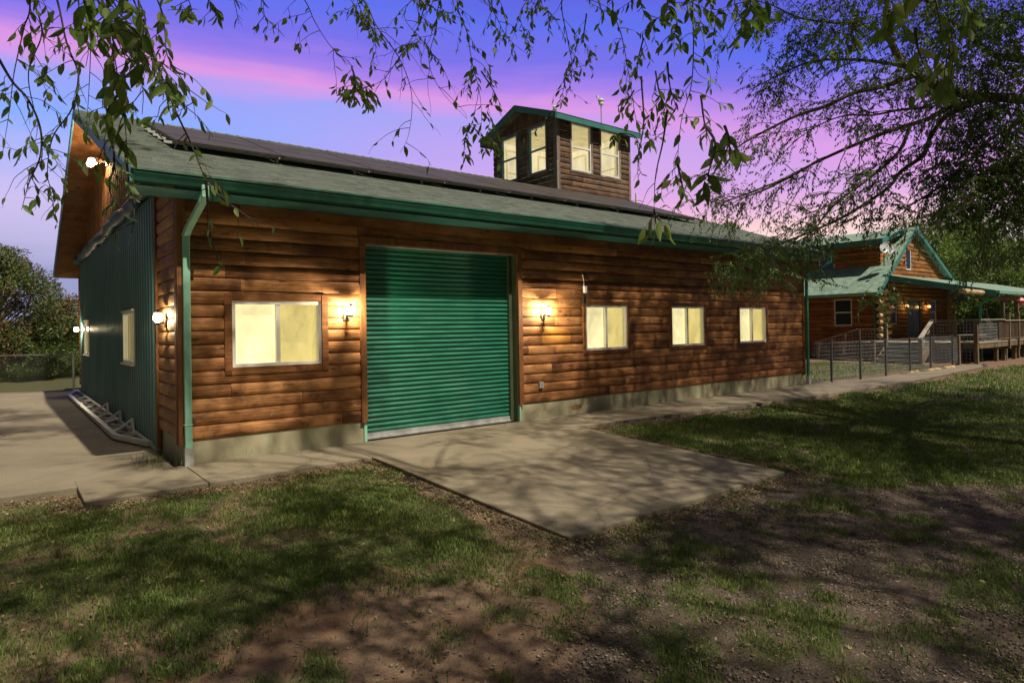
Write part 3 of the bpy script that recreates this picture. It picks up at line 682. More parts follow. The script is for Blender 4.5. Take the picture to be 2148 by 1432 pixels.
# rooftop lookout --------------------------------------------------
TX0, TX1, TY0, TY1 = 11.14, 14.30, 4.90, 8.02; TYM = (TY0+TY1)/2
tower = empty('rooftop_lookout', (12.7, 6.5, 5.6), 'square weathered log lookout room with lit tall windows on the hangar roof', 'lookout tower')
FW = [(11.69, 12.53), (12.96, 13.80)]; LW = [(5.35, 6.17), (6.78, 7.58)]; TZ0, TZ1 = 6.47, 7.90
mb = MB(); log_wall(mb, 'x', TY0, -1, TX0, TX1, 5.3, 7.99, [(a, b, TZ0, TZ1) for a, b in FW], cs=.165); mb.build('front_wall', M_old_x, tower)
mb = MB(); log_wall(mb, 'y', TX0, -1, TY0, TY1, 5.3, 7.95, [(a, b, TZ0, TZ1) for a, b in LW], cs=.165); mb.build('side_wall', M_old_y, tower)
mb = MB(); mb.box(TX1-.04, TX1, TY0+.01, TY1, 5.3, 8.0); mb.box(TX0+.01, TX1-.04, TY1-.04, TY1, 5.3, 8.0); mb.build('rear_walls', M_old_y, tower)
def tz(y): return 8.68-.375*abs(y-TYM)
mb = MB(); y = TY0
while y < TY1-.01:
    yb = min(y+.13, TY1); mb.prism([(TX0-.022, y+.004, 7.96), (TX0-.022, yb-.004, 7.96), (TX0-.022, yb-.004, tz(yb)-.14), (TX0-.022, y+.004, tz(y)-.14)][::-1], (.022, 0, 0)); y = yb
mb.build('gable_boards', M_old_z, tower) if False else mb.build('gable_boards', wood('old_gable_boards', 'z', 0, .13, (.05, .03, .018), (.12, .07, .042), (.2, .13, .09), grey=.3), tower)
for bx_ in ((TX0-.055, TX0+.07, TY0-.055, TY0-.003, 5.3, 7.944), (TX0-.055, TX0-.003, TY0-.003, TY0+.09, 5.3, 7.944), (TX1-.06, TX1+.03, TY0-.05, TY0-.003, 5.3, 7.944)): MB().box(*bx_).build('corner_trim', M_old_z, tower)
MB().box(TX0-.06, TX0-.023, TY0-.2, TY1+.2, 7.945, 7.975).build('gable_band', M_old_z, tower)
for a, b in FW: window(tower, 'x', TY0, -1, a, b, TZ0, TZ1, M_old_z, style='hung', trim=.06, room=False, thin=.04)
for a, b in LW: window(tower, 'y', TX0, -1, a, b, TZ0, TZ1, M_old_z, framemat=M_blue if False else plain('sky_shade_window_frame', (.12, .36, .45), .4), style='hung', trim=.06, room=False, thin=.04)  # bluish sky shade put into the colour of the side-face frames
# lit room inside
mb = MB(); mb.box(TX0+.08, TX1-.06, TY1-.07, TY1-.05, 5.6, 7.95)
mb.box(TX1-.07, TX1-.05, TY0+.06, TY1-.07, 5.6, 7.95)
mb.box(TX0+.06, TX0+.07, LW[0][1]+.03, LW[1][0]-.03, 5.6, 7.95); mb.box(FW[0][1]+.03, FW[1][0]-.03, TY0+.06, TY0+.07, 5.6, 7.95)
mb.build('room_walls', M_cream_room, tower)
MB().box(TX0+.03, TX1-.05, TY0+.03, TY1-.05, 7.955, 7.965).build('ceiling', M_cream_ceil, tower)
mb = MB()
for a, b in ((11.6, 12.3), (13.0, 13.7)):   # casings of the openings in the far walls
    for q in (a, b): mb.box(q-.03, q+.03, TY1-.10, TY1-.07, 6.3, 7.75)
    mb.box(a, b, TY1-.10, TY1-.07, 7.7, 7.76); mb.box(a, b, TY1-.10, TY1-.07, 6.95, 7.0); mb.box(a, b, TY1-.10, TY1-.07, 6.3, 6.36)
for a, b in ((5.4, 6.1), (6.8, 7.5)):
    for q in (a, b): mb.box(TX1-.10, TX1-.07, q-.03, q+.03, 6.3, 7.75)
    mb.box(TX1-.10, TX1-.07, a, b, 7.7, 7.76); mb.box(TX1-.10, TX1-.07, a, b, 6.95, 7.0)
mb.build('inner_casings', M_cream_ceil, tower)
mb = MB()
for s in (-1, 1):
    ye = TYM+s*(TYM-TY0+.34)
    for i in range(14):
        ya, yb = ye+(TYM-ye)*i/14, ye+(TYM-ye)*(i+1)/14
        P = [(TX0-.36, ya, tz(ya)), (TX1+.32, ya, tz(ya)), (TX1+.32, ya, tz(ya)+.012), (TX0-.36, ya, tz(ya)+.012), (TX1+.32, yb, tz(yb)+.001), (TX0-.36, yb, tz(yb)+.001)]
        mb.add(P, [(0, 1, 2, 3), (3, 2, 4, 5)] if s < 0 else [(3, 2, 1, 0), (5, 4, 2, 3)])
troof = mb.build('roof', M_shing, tower)
mb = MB()
for s in (-1, 1):
    ye = TYM+s*(TYM-TY0+.33)
    for xa in (TX0-.34, TX1+.30-.025):
        mb.prism([(xa, ye, tz(ye)-.17), (xa, TYM, tz(TYM)-.19), (xa, TYM, tz(TYM)-.003), (xa, ye, tz(ye)-.003)], (.025, 0, 0))
    mb.prism([(TX0-.31, ye, tz(ye)-.17), (TX0-.31, ye, tz(ye)-.004), (TX0-.31, ye-s*.024, tz(ye)-.004), (TX0-.31, ye-s*.024, tz(ye)-.17)], (TX1-TX0+.585, 0, 0))
mb.build('fascia', M_teal, troof)
mb = MB()
for s in (-1, 1):
    ye = TYM+s*(TYM-TY0+.30); mb.prism([(TX0-.31, ye, tz(ye)-.12), (TX0-.31, TYM, tz(TYM)-.12), (TX0-.31, TYM, tz(TYM)-.135), (TX0-.31, ye, tz(ye)-.135)], (TX1-TX0+.58, 0, 0))
mb.build('soffit', M_old_z, troof)
# inside furniture glimpsed: round chair back, wire rack
tag(MB().lathe([(.02, .0), (.24, .02), (.25, .35), (.2, .52), (.05, .56)], (12.1, 5.55, 6.2), 18).build('round_chair', plain('tan_fabric', (.5, .36, .16), .8)), 'tan round-backed chair seen through the left front lookout window', 'chair')
v1 = tag(MB().lathe([(.05, 0), (.05, .2), (.075, .2), (.075, .3), (.05, .33)], (12.0, 5.9, 8.42), 12).build('roof_vent', M_pvc), 'short white vent cap on the lookout roof', 'vent')
wsn = empty('weather_station', (14.1, 5.9, 8.4), 'white weather station on a thin pole above the lookout', 'weather station')
MB().tube([(14.1, 5.9, 8.35), (14.1, 5.9, 9.25)], .022, 8).build('pole', M_alu, wsn)
mb = MB().lathe([(.05, 0), (.085, .02), (.085, .10), (.11, .13), (.11, .17), (.06, .21)], (14.1, 5.9, 9.2), 14); mb.tube([(14.1, 5.9, 9.38), (13.95, 5.9, 9.44)], .012, 6); mb.box(13.9, 13.97, 5.88, 5.92, 9.41, 9.48); mb.build('sensor_head', M_pvc, wsn)
q = hit(1335, 430, 1, 6.9)
tag(MB().tube([(q[0], 6.9, zroof(6.9)-.05), (q[0], 6.9, zroof(6.9)+.32)], .04, 10).build('vent_pipe', M_pvc), 'thin white vent pipe on the roof ridge right of the lookout', 'vent pipe')
# ================================================================ ground and paving
def tz_(x, y):
    """height of the yard"""
    x = np.asarray(x, float); y = np.asarray(y, float)
    z = -.055-.040*np.clip(-y-1.2, 0, 9)-.0*x
    z = z-.30*np.clip((y-6)/10, 0, 1)*np.clip((x-17)/8, 0, 1)
    z = z+.055*np.clip((x-12)/8, 0, 1)*np.clip((y+3)/2, 0, 1)
    z = z+.02*np.sin(x*.9+1)*np.cos(y*1.1)+.008*np.sin(x*3.1)*np.sin(y*2.7+1)
    z = np.where((x < -.2) & (y > -.8), np.minimum(z, -.09), z)
    return z
def poly_px(pts, z=-.15): return [tuple(hit(u, v, 2, z)[:2]) for u, v in pts]
def inside(poly, x, y):
    """signed distance (positive inside) to a polygon, numpy"""
    x = np.asarray(x, float); y = np.asarray(y, float); ins = np.zeros(x.shape, bool); dmin = np.full(x.shape, 1e9)
    n = len(poly)
    for i in range(n):
        x0, y0 = poly[i]; x1, y1 = poly[(i+1) % n]
        c = ((y0 > y) != (y1 > y)) & (x < (x1-x0)*(y-y0)/((y1-y0) if abs(y1-y0) > 1e-12 else 1e-12)+x0); ins ^= c
        dx, dy = x1-x0, y1-y0; t = np.clip(((x-x0)*dx+(y-y0)*dy)/(dx*dx+dy*dy+1e-12), 0, 1)
        dmin = np.minimum(dmin, np.hypot(x-x0-t*dx, y-y0-t*dy))
    return np.where(ins, dmin, -dmin)
GRASS_A = poly_px([(-260, 1085), (120, 1078), (260, 1062), (480, 1025), (700, 990), (830, 1000), (940, 1050), (1010, 1110), (1060, 1180), (900, 1215), (780, 1240), (690, 1290), (590, 1310), (520, 1370), (380, 1385), (250, 1375), (120, 1440), (-80, 1540), (-700, 1540)], -.25)
GRASS_B = [(6.35, -1.75), (7.2, -1.62), (13, -2.0), (20, -2.0), (30, -1.9), (60, 2), (90, -30), (24, -34), (9.5, -12), (8.2, -7.2), (6.4, -5.6), (6.6, -4.6), (6.25, -3)]
GRASS_C = [(16.3, .3), (26.0, -.1), (26.4, 4.6), (24, 5.5), (29, 8), (30, 40), (16.3, 40)]
GRAVEL = poly_px([(1225, 1128), (1400, 1080), (1660, 1000), (1800, 1030), (2148, 1020), (2700, 1040), (2900, 1500), (1500, 1500), (1180, 1440), (1260, 1330), (1220, 1250), (1200, 1180)], -.3)
def vnoise(x, y, s, seed=0):
    """cheap smooth value noise in numpy"""
    r = np.random.default_rng(seed).random((64, 64)); X = np.asarray(x)*s+1000; Y = np.asarray(y)*s+1000
    xi, yi = np.floor(X).astype(int), np.floor(Y).astype(int); fx, fy = X-xi, Y-yi; fx = fx*fx*(3-2*fx); fy = fy*fy*(3-2*fy)
    g = lambda a, b: r[a % 64, b % 64]
    return (g(xi, yi)*(1-fx)+g(xi+1, yi)*fx)*(1-fy)+(g(xi, yi+1)*(1-fx)+g(xi+1, yi+1)*fx)*fy
def grass_mask(x, y):
    n = (vnoise(x, y, .9, 1)-.5)*1.0+(vnoise(x, y, 2.7, 2)-.5)*.6
    a = inside(GRASS_A, x, y); b = inside(GRASS_B, x, y); c = inside(GRASS_C, x, y)
    m = np.clip((np.maximum(np.maximum(a, b), c)+n*.30)/.35+.75, 0, 1)
    sdl = slab_sd(x, y); m = m*np.clip((-sdl-.06-.22*vnoise(x, y, 2.3, 77))/.16, 0, 1)
    # loose tufts over the bare soil
    tuft = np.clip((vnoise(x, y, 2.1, 5)*.55+vnoise(x, y, 5.3, 6)*.45-.52)*6, 0, 1)*.75
    m = np.maximum(m, tuft*np.where(np.asarray(y) < -1.6, 1, 0))
    thin = np.clip((vnoise(x, y, 1.5, 8)*.6+vnoise(x, y, 4.1, 9)*.4-.22)*4, .45, 1)
    return np.where(sdl > -.03, 0, m*thin)
def slab_sd(x, y):
    return np.maximum.reduce([inside(p, x, y) for p in SLABS])
PAD = [(-30, -.42), (-1.15, -.42), (-1.15, -.05), (-.10, -.05), (.05, 15.2), (-30, 33.5)]
APRON = [(2.1, -1.22), (2.13, -5.02), (5.93, -4.95), (5.95, -1.22)]
WALK = [(-1.16, -.06), (-1.18, -1.33), (2.09, -1.21), (5.96, -1.18), (13.1, -1.72), (20, -1.62), (26.5, -1.25), (28.2, -.75), (27.2, -.35), (24, -.42), (20, -.42), (16.3, -.02)]
SLABS = [PAD, APRON, WALK]
# one ground sheet, fine near the camera and running out to the horizon
gx = np.concatenate([[-600, -250, -120, -60, -35, -22, -14], np.arange(-9, 12, .09), np.arange(12, 34, .3), [36, 40, 46, 55, 70, 100, 180, 350, 600]])
gy = np.concatenate([[-600, -250, -100, -50, -30, -20, -14], np.arange(-10, 1.0, .09), np.arange(1, 24, .5), [26, 30, 36, 45, 60, 90, 160, 300, 600]])
GX, GY = np.meshgrid(gx, gy, indexing='ij'); gz = tz_(GX, GY)
sd = slab_sd(GX, GY); gz = np.where(sd > .05, np.minimum(gz, -.30), gz)
# inside the hangar footprint keep it below the floor
gz = np.where((GX > .1) & (GX < 15.7) & (GY > .1) & (GY < 14), -.4, gz)
gz = gz+.018*(vnoise(GX, GY, 3.0, 3)-.5)+.012*(vnoise(GX, GY, 7.5, 4)-.5)
V = np.stack([GX, GY, gz], -1).reshape(-1, 3); ny = len(gy)
I = np.arange(len(gx)-1)[:, None]*ny+np.arange(ny-1)[None, :]; I = I.ravel(); Fq = np.stack([I, I+ny, I+ny+1, I+1], 1)
gm = grass_mask(GX, GY); far = (np.abs(GX) > 34) | (GY > 14) | (GY < -11); gm = np.where(far, .9, gm)
grv = np.clip(inside(GRAVEL, GX, GY)/.5+.5, 0, 1)
near_edge = np.clip(1-np.abs(sd+.10)/.18, 0, 1)*.75; grv = np.maximum(grv, near_edge*(GX > 1.5))
ground = np_mesh('ground', V, Fq, M_ground, None, {'grass': gm.ravel(), 'gravel': grv.ravel()}, smooth=True); tag(ground, kind='structure', label='patchy yard of red soil, thin grass and gravel')
def slab(name, poly, ztop, zb, lab, zfn=None):
    n = len(poly); zt = [ztop if zfn is None else zfn(*p) for p in poly]
    mb = MB(); mb.add([(x, y, z) for (x, y), z in zip(poly, zt)]+[(x, y, zb) for x, y in poly], [tuple(range(n)), *[(i, n+i, n+(i+1) % n, (i+1) % n) for i in range(n)]])
    o = mb.build(name, M_conc, None); tag(o, lab, None, None, 'structure'); 
    bm = o.modifiers.new('bevel', 'BEVEL'); bm.width = .012; bm.segments = 2; bm.limit_method = 'ANGLE'
    return o
def ccw(p):
    a = sum(p[i][0]*p[(i+1) % len(p)][1]-p[(i+1) % len(p)][0]*p[i][1] for i in range(len(p))); return p if a > 0 else p[::-1]
slab('pavement', ccw(PAD), -.008, -.4, 'wide concrete pad beside the teal side door')
slab('apron', ccw([(2.1, -1.215), (2.13, -5.02), (5.93, -4.95), (5.95, -1.215)]), 0, -.5, 'concrete apron sloping out from the roll-up door', lambda x, y: -.001 if y > -2 else -.165)
# walkway in poured sections with narrow joints
def walk_y(x, front):
    pts = [(-1.18, -1.33), (2.09, -1.21), (5.96, -1.18), (13.1, -1.72), (20, -1.62), (26.5, -1.25), (28.2, -.75)] if front else [(-1.18, -.054), (0, -.002), (15.9, -.002), (16.35, -.05), (20, -.42), (24, -.42), (27.2, -.35), (28.2, -.7)]
    return float(np.interp(x, [p[0] for p in pts], [p[1] for p in pts]))
cuts = [-1.18, .02, 2.09, 4.0, 5.96, 8.3, 10.7, 13.1, 15.9, 18.2, 20.6, 23, 25.5, 28.15]
mbw = MB()
for a, b in zip(cuts[:-1], cuts[1:]):
    xs = sorted({a+.006, b-.006, *[x for x in (16.35, 20, 24, 26.5, 27.2) if a < x < b]})
    top = [(x, walk_y(x, 1)) for x in xs]+[(x, walk_y(x, 0)) for x in xs[::-1]]; n = len(top)
    mbw.add([(x, y, 0.0) for x, y in top]+[(x, y, -.4) for x, y in top], [tuple(range(n)), *[(i, n+i, n+(i+1) % n, (i+1) % n) for i in range(n)]])
wk = mbw.build('walkway', M_conc, None); tag(wk, 'narrow concrete walkway along the hangar front', kind='structure')
bm = wk.modifiers.new('bevel', 'BEVEL'); bm.width = .01; bm.segments = 2; bm.limit_method = 'ANGLE'
yp = MB().add([(*hit(u, v, 2, -.03)[:2], -.025) for u, v in ((1690, 775), (1780, 765), (1960, 765), (1935, 776), (1800, 779), (1690, 782))], [(5, 4, 3, 2, 1, 0)]).build('path', M_conc, None)
tag(yp, 'thin concrete path to the deck steps', kind='structure')
sm = yp.modifiers.new('s', 'SOLIDIFY'); sm.thickness = .2; sm.offset = -1

# ---------------------------------------------------------------- grass, gravel, litter
def scatter(n, x0, x1, y0, y1, dens, g=rng):
    x = g.uniform(x0, x1, n); y = g.uniform(y0, y1, n); k = g.random(n) < dens(x, y); return x[k], y[k]
def depth_of(x, y): return (x-CAM[0])*.618+(y-CAM[1])*.786
def inview(x, y, m=.62):
    d = depth_of(x, y); l = (x-CAM[0])*.786-(y-CAM[1])*.618
    return (d > 2.5) & (l > -d*m*1.35-.6) & (l < d*m*1.4+.8)
def blades(x, y, h, w_, tint):
    n = len(x); z = tz_(x, y)-.006; a = rng.uniform(0, 2*pi, n); lean = rng.uniform(.1, .75, n)*h; la = a+rng.uniform(-1, 1, n)
    cx, sx_ = np.cos(a), np.sin(a); lx, ly = np.cos(la+pi/2)*lean, np.sin(la+pi/2)*lean
    b0 = np.stack([x-cx*w_, y-sx_*w_, z], 1); b1 = np.stack([x+cx*w_, y+sx_*w_, z], 1)
    m0 = np.stack([x-cx*w_*.8+lx*.4, y-sx_*w_*.8+ly*.4, z+h*.6], 1); m1 = np.stack([x+cx*w_*.8+lx*.4, y+sx_*w_*.8+ly*.4, z+h*.6], 1)
    t = np.stack([x+lx, y+ly, z+h*rng.uniform(.8, 1, n)], 1)
    V = np.stack([b0, b1, m1, m0, t], 1).reshape(-1, 3); b = np.arange(n)*5
    F = np.concatenate([np.stack([b, b+1, b+2], 1), np.stack([b, b+2, b+3], 1), np.stack([b+3, b+2, b+4], 1)])
    return V, F, np.repeat(tint, 5)
def off_slab(x, y): return slab_sd(x, y) < -.02
parts = []
for (x0, x1, y0, y1, n, hs) in ((-6, 6.5, -8.2, -1.1, 800000, 1.), (6, 16, -9, -1.1, 520000, 1.25), (16, 40, -10, -.9, 260000, 1.8), (16.3, 31, -.3, 12, 60000, 1.8), (-6, -1, -9, -.5, 60000, 1.)):
    x, y = scatter(n, x0, x1, y0, y1, lambda x, y: grass_mask(x, y)**1.2*inview(x, y)*off_slab(x, y)*np.clip(3.2/np.maximum(depth_of(x, y), 1), .25, 1))
    h = rng.uniform(.018, .058, len(x))*hs*(.6+.8*vnoise(x, y, 1.7, 12)); w_ = rng.uniform(.0016, .0034, len(x))*np.clip(depth_of(x, y)/4, 1, 4)*1.15
    tint = np.clip(.25+.5*vnoise(x, y, 1.1, 13)+rng.normal(0, .17, len(x))+(rng.random(len(x)) < .10)*.4, 0, 1)
    parts.append(blades(x, y, h, w_, tint))
# coarser weeds standing in the bare soil
x, y = scatter(60000, -5, 9, -8.5, -1.6, lambda x, y: (vnoise(x, y, 1.9, 21)*.5+vnoise(x, y, 6.1, 22)*.5 > .66)*inview(x, y)*off_slab(x, y)*.8)
parts.append(blades(x, y, rng.uniform(.03, .09, len(x)), rng.uniform(.002, .0045, len(x)), np.clip(rng.normal(.35, .2, len(x)), 0, 1)))
# weeds at the foot of the near corner post
x, y = scatter(1500, -.9, .9, -.25, 1.4, lambda x, y: np.exp(-(((x+.25)/.16)**2+((y-.55)/.5)**2))+.6*np.exp(-(((x-.7)/.18)**2+((y+.05)/.06)**2))+.5*np.exp(-(((x+.1)/.25)**2+((y+.25)/.07)**2)))
wV, wF, wT = blades(x, y, rng.uniform(.03, .15, len(x)), rng.uniform(.002, .004, len(x)), np.clip(rng.normal(.5, .2, len(x)), 0, 1)); wV[:, 2] += .09
Vs = []; Fs = []; Ts = []; b = 0
for V_, F_, T_ in parts: Vs.append(V_); Fs.append(F_+b); Ts.append(T_); b += len(V_)
gr = np_mesh('grass', np.concatenate(Vs), np.concatenate(Fs), M_grass, None, {'tint': np.concatenate(Ts)}); tag(gr, 'thin patchy lawn grass and weeds across the yard', 'grass', kind='stuff')
print('grass blades', b//5)
wd = np_mesh('weeds', wV, wF, M_grass, None, {'tint': wT}); tag(wd, 'small weeds sprouting from the slab joint at the near hangar corner', 'weeds', kind='stuff')
# gravel
def pebbles(x, y, z, r, tint):
    n = len(x); base = np.array([(1, 0, 0), (.3, .9, .1), (-.8, .5, 0), (-.7, -.6, .1), (.4, -.85, 0), (0.1, 0, .62), (0, 0, -.4)])
    a = rng.uniform(0, 2*pi, n); ca, sa = np.cos(a), np.sin(a)
    J = base[None]*(1+rng.uniform(-.28, .28, (n, 7, 3))); s = r[:, None]*np.stack([rng.uniform(.7, 1.3, n), rng.uniform(.6, 1., n), rng.uniform(.45, .9, n)], 1); J = J*s[:, None, :]
    X = J[..., 0]*ca[:, None]-J[..., 1]*sa[:, None]+x[:, None]; Y = J[..., 0]*sa[:, None]+J[..., 1]*ca[:, None]+y[:, None]; Z = J[..., 2]+z[:, None]
    f = np.array([(0, 1, 5), (1, 2, 5), (2, 3, 5), (3, 4, 5), (4, 0, 5), (1, 0, 6), (2, 1, 6), (3, 2, 6), (4, 3, 6), (0, 4, 6)])
    return np.stack([X, Y, Z], -1).reshape(-1, 3), (np.arange(n)[:, None, None]*7+f[None]).reshape(-1, 3), np.repeat(tint, 7)
def gdens(x, y):
    sd_ = slab_sd(x, y); edge = np.exp(-((sd_+.09)/.08)**2)*(x > 1.6)*(y < -1.1)*.8
    return np.maximum(np.clip(inside(GRAVEL, x, y)/.6+.5, 0, 1)*(.35+.65*(vnoise(x, y, 2.2, 31) > .4)), edge+.05)*inview(x, y)*off_slab(x, y)*np.clip(4.5/np.maximum(depth_of(x, y), 1), .2, 1)
x, y = scatter(260000, -4, 13, -9, -1.1, gdens)
V_, F_, T_ = pebbles(x, y, tz_(x, y)+.004, rng.uniform(.005, .014, len(x))*np.clip(depth_of(x, y)/5.5, 1, 2), rng.random(len(x)))
print('pebbles', len(x)); o = np_mesh('gravel', V_, F_, M_pebble, None, {'tint': T_}); tag(o, 'loose grey gravel around the apron and across the right of the yard', 'gravel', kind='stuff')
# dry leaf litter against the slab edges
def litter(x, y, z, s, tint):
    n = len(x); a = rng.uniform(0, 2*pi, n); b_ = a+pi/2; wd_ = s*rng.uniform(.3, .6, n)
    P0 = np.stack([x-np.cos(a)*s, y-np.sin(a)*s, z+rng.uniform(0, .02, n)], 1); P2 = np.stack([x+np.cos(a)*s, y+np.sin(a)*s, z+rng.uniform(0, .03, n)], 1)
    P1 = np.stack([x+np.cos(b_)*wd_, y+np.sin(b_)*wd_, z+rng.uniform(0, .02, n)], 1); P3 = np.stack([x-np.cos(b_)*wd_, y-np.sin(b_)*wd_, z+rng.uniform(0, .02, n)], 1)
    return np.stack([P0, P1, P2, P3], 1).reshape(-1, 3), (np.arange(n)[:, None]*4+np.array([0, 1, 2, 3])[None]), np.repeat(tint, 4)
def ldens(x, y):
    sd_ = slab_sd(x, y); return (np.exp(-((sd_+.13)/.15)**2)*1.*(x < 7)+.035)*inview(x, y)*off_slab(x, y)*(.3+.7*(vnoise(x, y, 3, 41) > .35))
x, y = scatter(260000, -4.5, 9, -8.2, -.4, ldens)
V_, F_, T_ = litter(x, y, tz_(x, y)+.008, rng.uniform(.010, .024, len(x)), rng.random(len(x)))
print('litter', len(x)); o = np_mesh('leaf_litter', V_, F_, M_litter, None, {'tint': T_}); tag(o, 'dry brown fallen leaves gathered along the slab edges', 'leaf litter', kind='stuff')

tg = MB()
for _ in range(420):   # fallen twigs
    x, y = rng.uniform(-4, 9), rng.uniform(-8, -1.5)
    if slab_sd(x, y) > -.03: continue
    a = rng.uniform(0, 2*pi); ln = rng.uniform(.04, .22); z = float(tz_(x, y))+.012; b_ = rng.uniform(-.4, .4)
    tg.tube([(x, y, z), (x+cos(a)*ln*.5, y+sin(a)*ln*.5, z+.006), (x+cos(a+b_)*ln, y+sin(a+b_)*ln, z)], rng.uniform(.0012, .0032), 4)
o = tg.build('fallen_twigs', M_twig); tag(o, 'thin dead twigs lying over the soil and grass', 'twigs', kind='stuff')
# ================================================================ trees
T_NEAR_V = np.array([(0, 0, 0), (.22, .17, .03), (.5, .235, .02), (.8, .13, -.02), (1.0, 0, -.08), (.8, -.13, -.02), (.5, -.235, .02), (.22, -.17, .03), (.22, 0, -.03), (.5, 0, -.05), (.8, 0, -.07)])
T_NEAR_F = np.array([(0, 8, 1), (1, 8, 9), (1, 9, 2), (2, 9, 10), (2, 10, 3), (3, 10, 4), (4, 10, 5), (5, 10, 9), (5, 9, 6), (6, 9, 8), (6, 8, 7), (7, 8, 0)])
T_FAR_V = np.array([(0, 0, 0), (.42, .24, .04), (1, 0, -.05), (.42, -.24, .04)])
T_FAR_F = np.array([(0, 1, 2), (0, 2, 3)])[:, ::-1]
def unit(v): return v/(np.linalg.norm(v, axis=-1, keepdims=True)+1e-9)
class Leaves:
    def __init__(s): s.p = []; s.d = []; s.l = []; s.t = []
    def add(s, p, d, l, t): s.p.append(np.atleast_2d(p)); s.d.append(np.atleast_2d(d)); s.l.append(np.atleast_1d(l)); s.t.append(np.atleast_1d(t))
    def count(s): return sum(len(a) for a in s.p)
    def build(s, name, mat_, parent, near=False, keep=None):
        P = np.concatenate(s.p); D = unit(np.concatenate(s.d)); Ln = np.concatenate(s.l); T = np.concatenate(s.t)
        if keep is not None: k = keep(P); P, D, Ln, T = P[k], D[k], Ln[k], T[k]
        R = rng.normal(size=P.shape); R[:, 2] += .8; S = unit(np.cross(D, R)); U = np.cross(S, D)
        tv, tf = (T_NEAR_V, T_NEAR_F) if near else (T_FAR_V, T_FAR_F)
        wv = rng.uniform(.6, 1.05, len(P)); curl = rng.uniform(-.15, .55, len(P)); fold = rng.uniform(.3, 2.2, len(P))
        X = tv[None, :, 0]*np.ones((len(P), 1)); Y = tv[None, :, 1]*wv[:, None]; Z = tv[None, :, 2]*fold[:, None]-curl[:, None]*tv[None, :, 0]**2*.5
        V = P[:, None]+Ln[:, None, None]*(X[..., None]*D[:, None]+Y[..., None]*S[:, None]+Z[..., None]*U[:, None])
        F = (np.arange(len(P))[:, None, None]*len(tv)+tf[None]).reshape(-1, 3)
        return np_mesh(name, V.reshape(-1, 3), F, mat_, parent, {'tint': np.repeat(T, len(tv))}, smooth=near)
def resample(pts, step):
    pts = np.array(pts, float)
    # Catmull-Rom through the points, then even steps
    P = np.vstack([2*pts[0]-pts[1], pts, 2*pts[-1]-pts[-2]]); out = []
    for i in range(1, len(P)-2):
        n = max(2, int(np.linalg.norm(P[i+1]-P[i])/step)+1)
        for t in np.linspace(0, 1, n, endpoint=False):
            out.append(.5*((2*P[i])+(-P[i-1]+P[i+1])*t+(2*P[i-1]-5*P[i]+4*P[i+1]-P[i+2])*t*t+(-P[i-1]+3*P[i]-3*P[i+1]+P[i+2])*t**3))
    out.append(P[-2]); return np.array(out)
class Twigs(MB): pass
def grow(p0, d0, length, step, droop, wob):
    """a wandering twig"""
    n = max(2, int(length/step)); p = np.array(p0, float); d = unit(np.array(d0, float)); out = [p.copy()]
    for i in range(n):
        d = unit(d+np.array([0, 0, -droop])+rng.normal(0, wob, 3)); p = p+d*step; out.append(p.copy())
    return np.array(out), d
def foliate(leaves, pts, spacing, ll, tint, tw=None, hang=1.1, prob=1., skip=.12):
    pts = np.asarray(pts); seg = np.linalg.norm(np.diff(pts, axis=0), axis=1); tot = seg.sum(); c = np.concatenate([[0], np.cumsum(seg)])
    n = int(tot*(1-skip)/spacing)
    if n < 1: return
    s = tot*skip+np.arange(1, n+1)*spacing; s = s[s <= tot]; s = s[rng.random(len(s)) < prob]
    if not len(s): return
    P = np.stack([np.interp(s, c, pts[:, k]) for k in range(3)], 1); idx = np.clip(np.searchsorted(c, s)-1, 0, len(pts)-2); D = unit(pts[idx+1]-pts[idx])
    side = np.where(np.arange(len(s)) % 2 == 0, 1, -1)[:, None]; sd = unit(np.cross(D, [0, 0, 1.])+1e-3)*side
    d = unit(D*.6+sd*.75+np.array([0, 0, -hang])*rng.uniform(.4, 1.3, (len(s), 1))+rng.normal(0, .25, (len(s), 3)))
    leaves.add(P, d, ll*rng.uniform(.6, 1.25, len(s)), np.clip(tint+rng.normal(0, .2, len(s))+(rng.random(len(s)) < .05)*.5, 0, 1))

# ---- the drooping hackberry that stands behind the camera, its boughs hanging into the view
hack = empty('hackberry_tree', (-4.2, -12.6, -.45), 'drooping tree with large pale green leaves hanging across the top and left', 'tree')
trunk = MB().tube(resample([(-4.2, -12.6, -.6), (-4.15, -12.6, .3), (-4.0, -12.5, 1.6), (-3.8, -12.3, 3.0), (-3.5, -12.1, 4.4), (-3.3, -12.2, 6.2), (-3.4, -12.0, 8)], .3), .30, 12, .10).build('trunk', M_bark, hack, smooth=True)
limbs = [[(-3.9, -12.4, 2.8), (-3.3, -10.8, 4.2), (-2.9, -8.9, 4.75), (-2.5, -7.2, 4.8), (-2.1, -5.9, 4.75)],
         [(-3.7, -12.2, 3.4), (-2.4, -10.8, 4.9), (-.6, -9.1, 5.3), (1.0, -7.6, 5.4), (2.7, -6.0, 5.6)],
         [(-3.6, -12.2, 4.0), (-1.8, -11.4, 5.1), (.8, -10.3, 5.3), (3.2, -9.2, 5.2), (5.6, -8.2, 5.2)],
         [(-3.9, -12.4, 3.2), (-4.4, -10.6, 4.4), (-4.6, -8.6, 4.7), (-4.5, -7.0, 4.6), (-4.2, -5.8, 4.5)]]
LP = []
for li, l in enumerate(limbs):
    R_ = resample(l, .2); tt = np.arange(len(R_)); R_ = R_+np.stack([np.sin(tt*.55+li)*.10, np.cos(tt*.4+li)*.08, np.sin(tt*.8+2*li)*.07], 1)*np.clip(tt/4, 0, 1)[:, None]; LP.append(R_); MB().tube(R_, .05 if li in (0, 3) else .03, 8, .010).build('limb', M_bark, hack, smooth=True)
LPA = np.concatenate(LP)
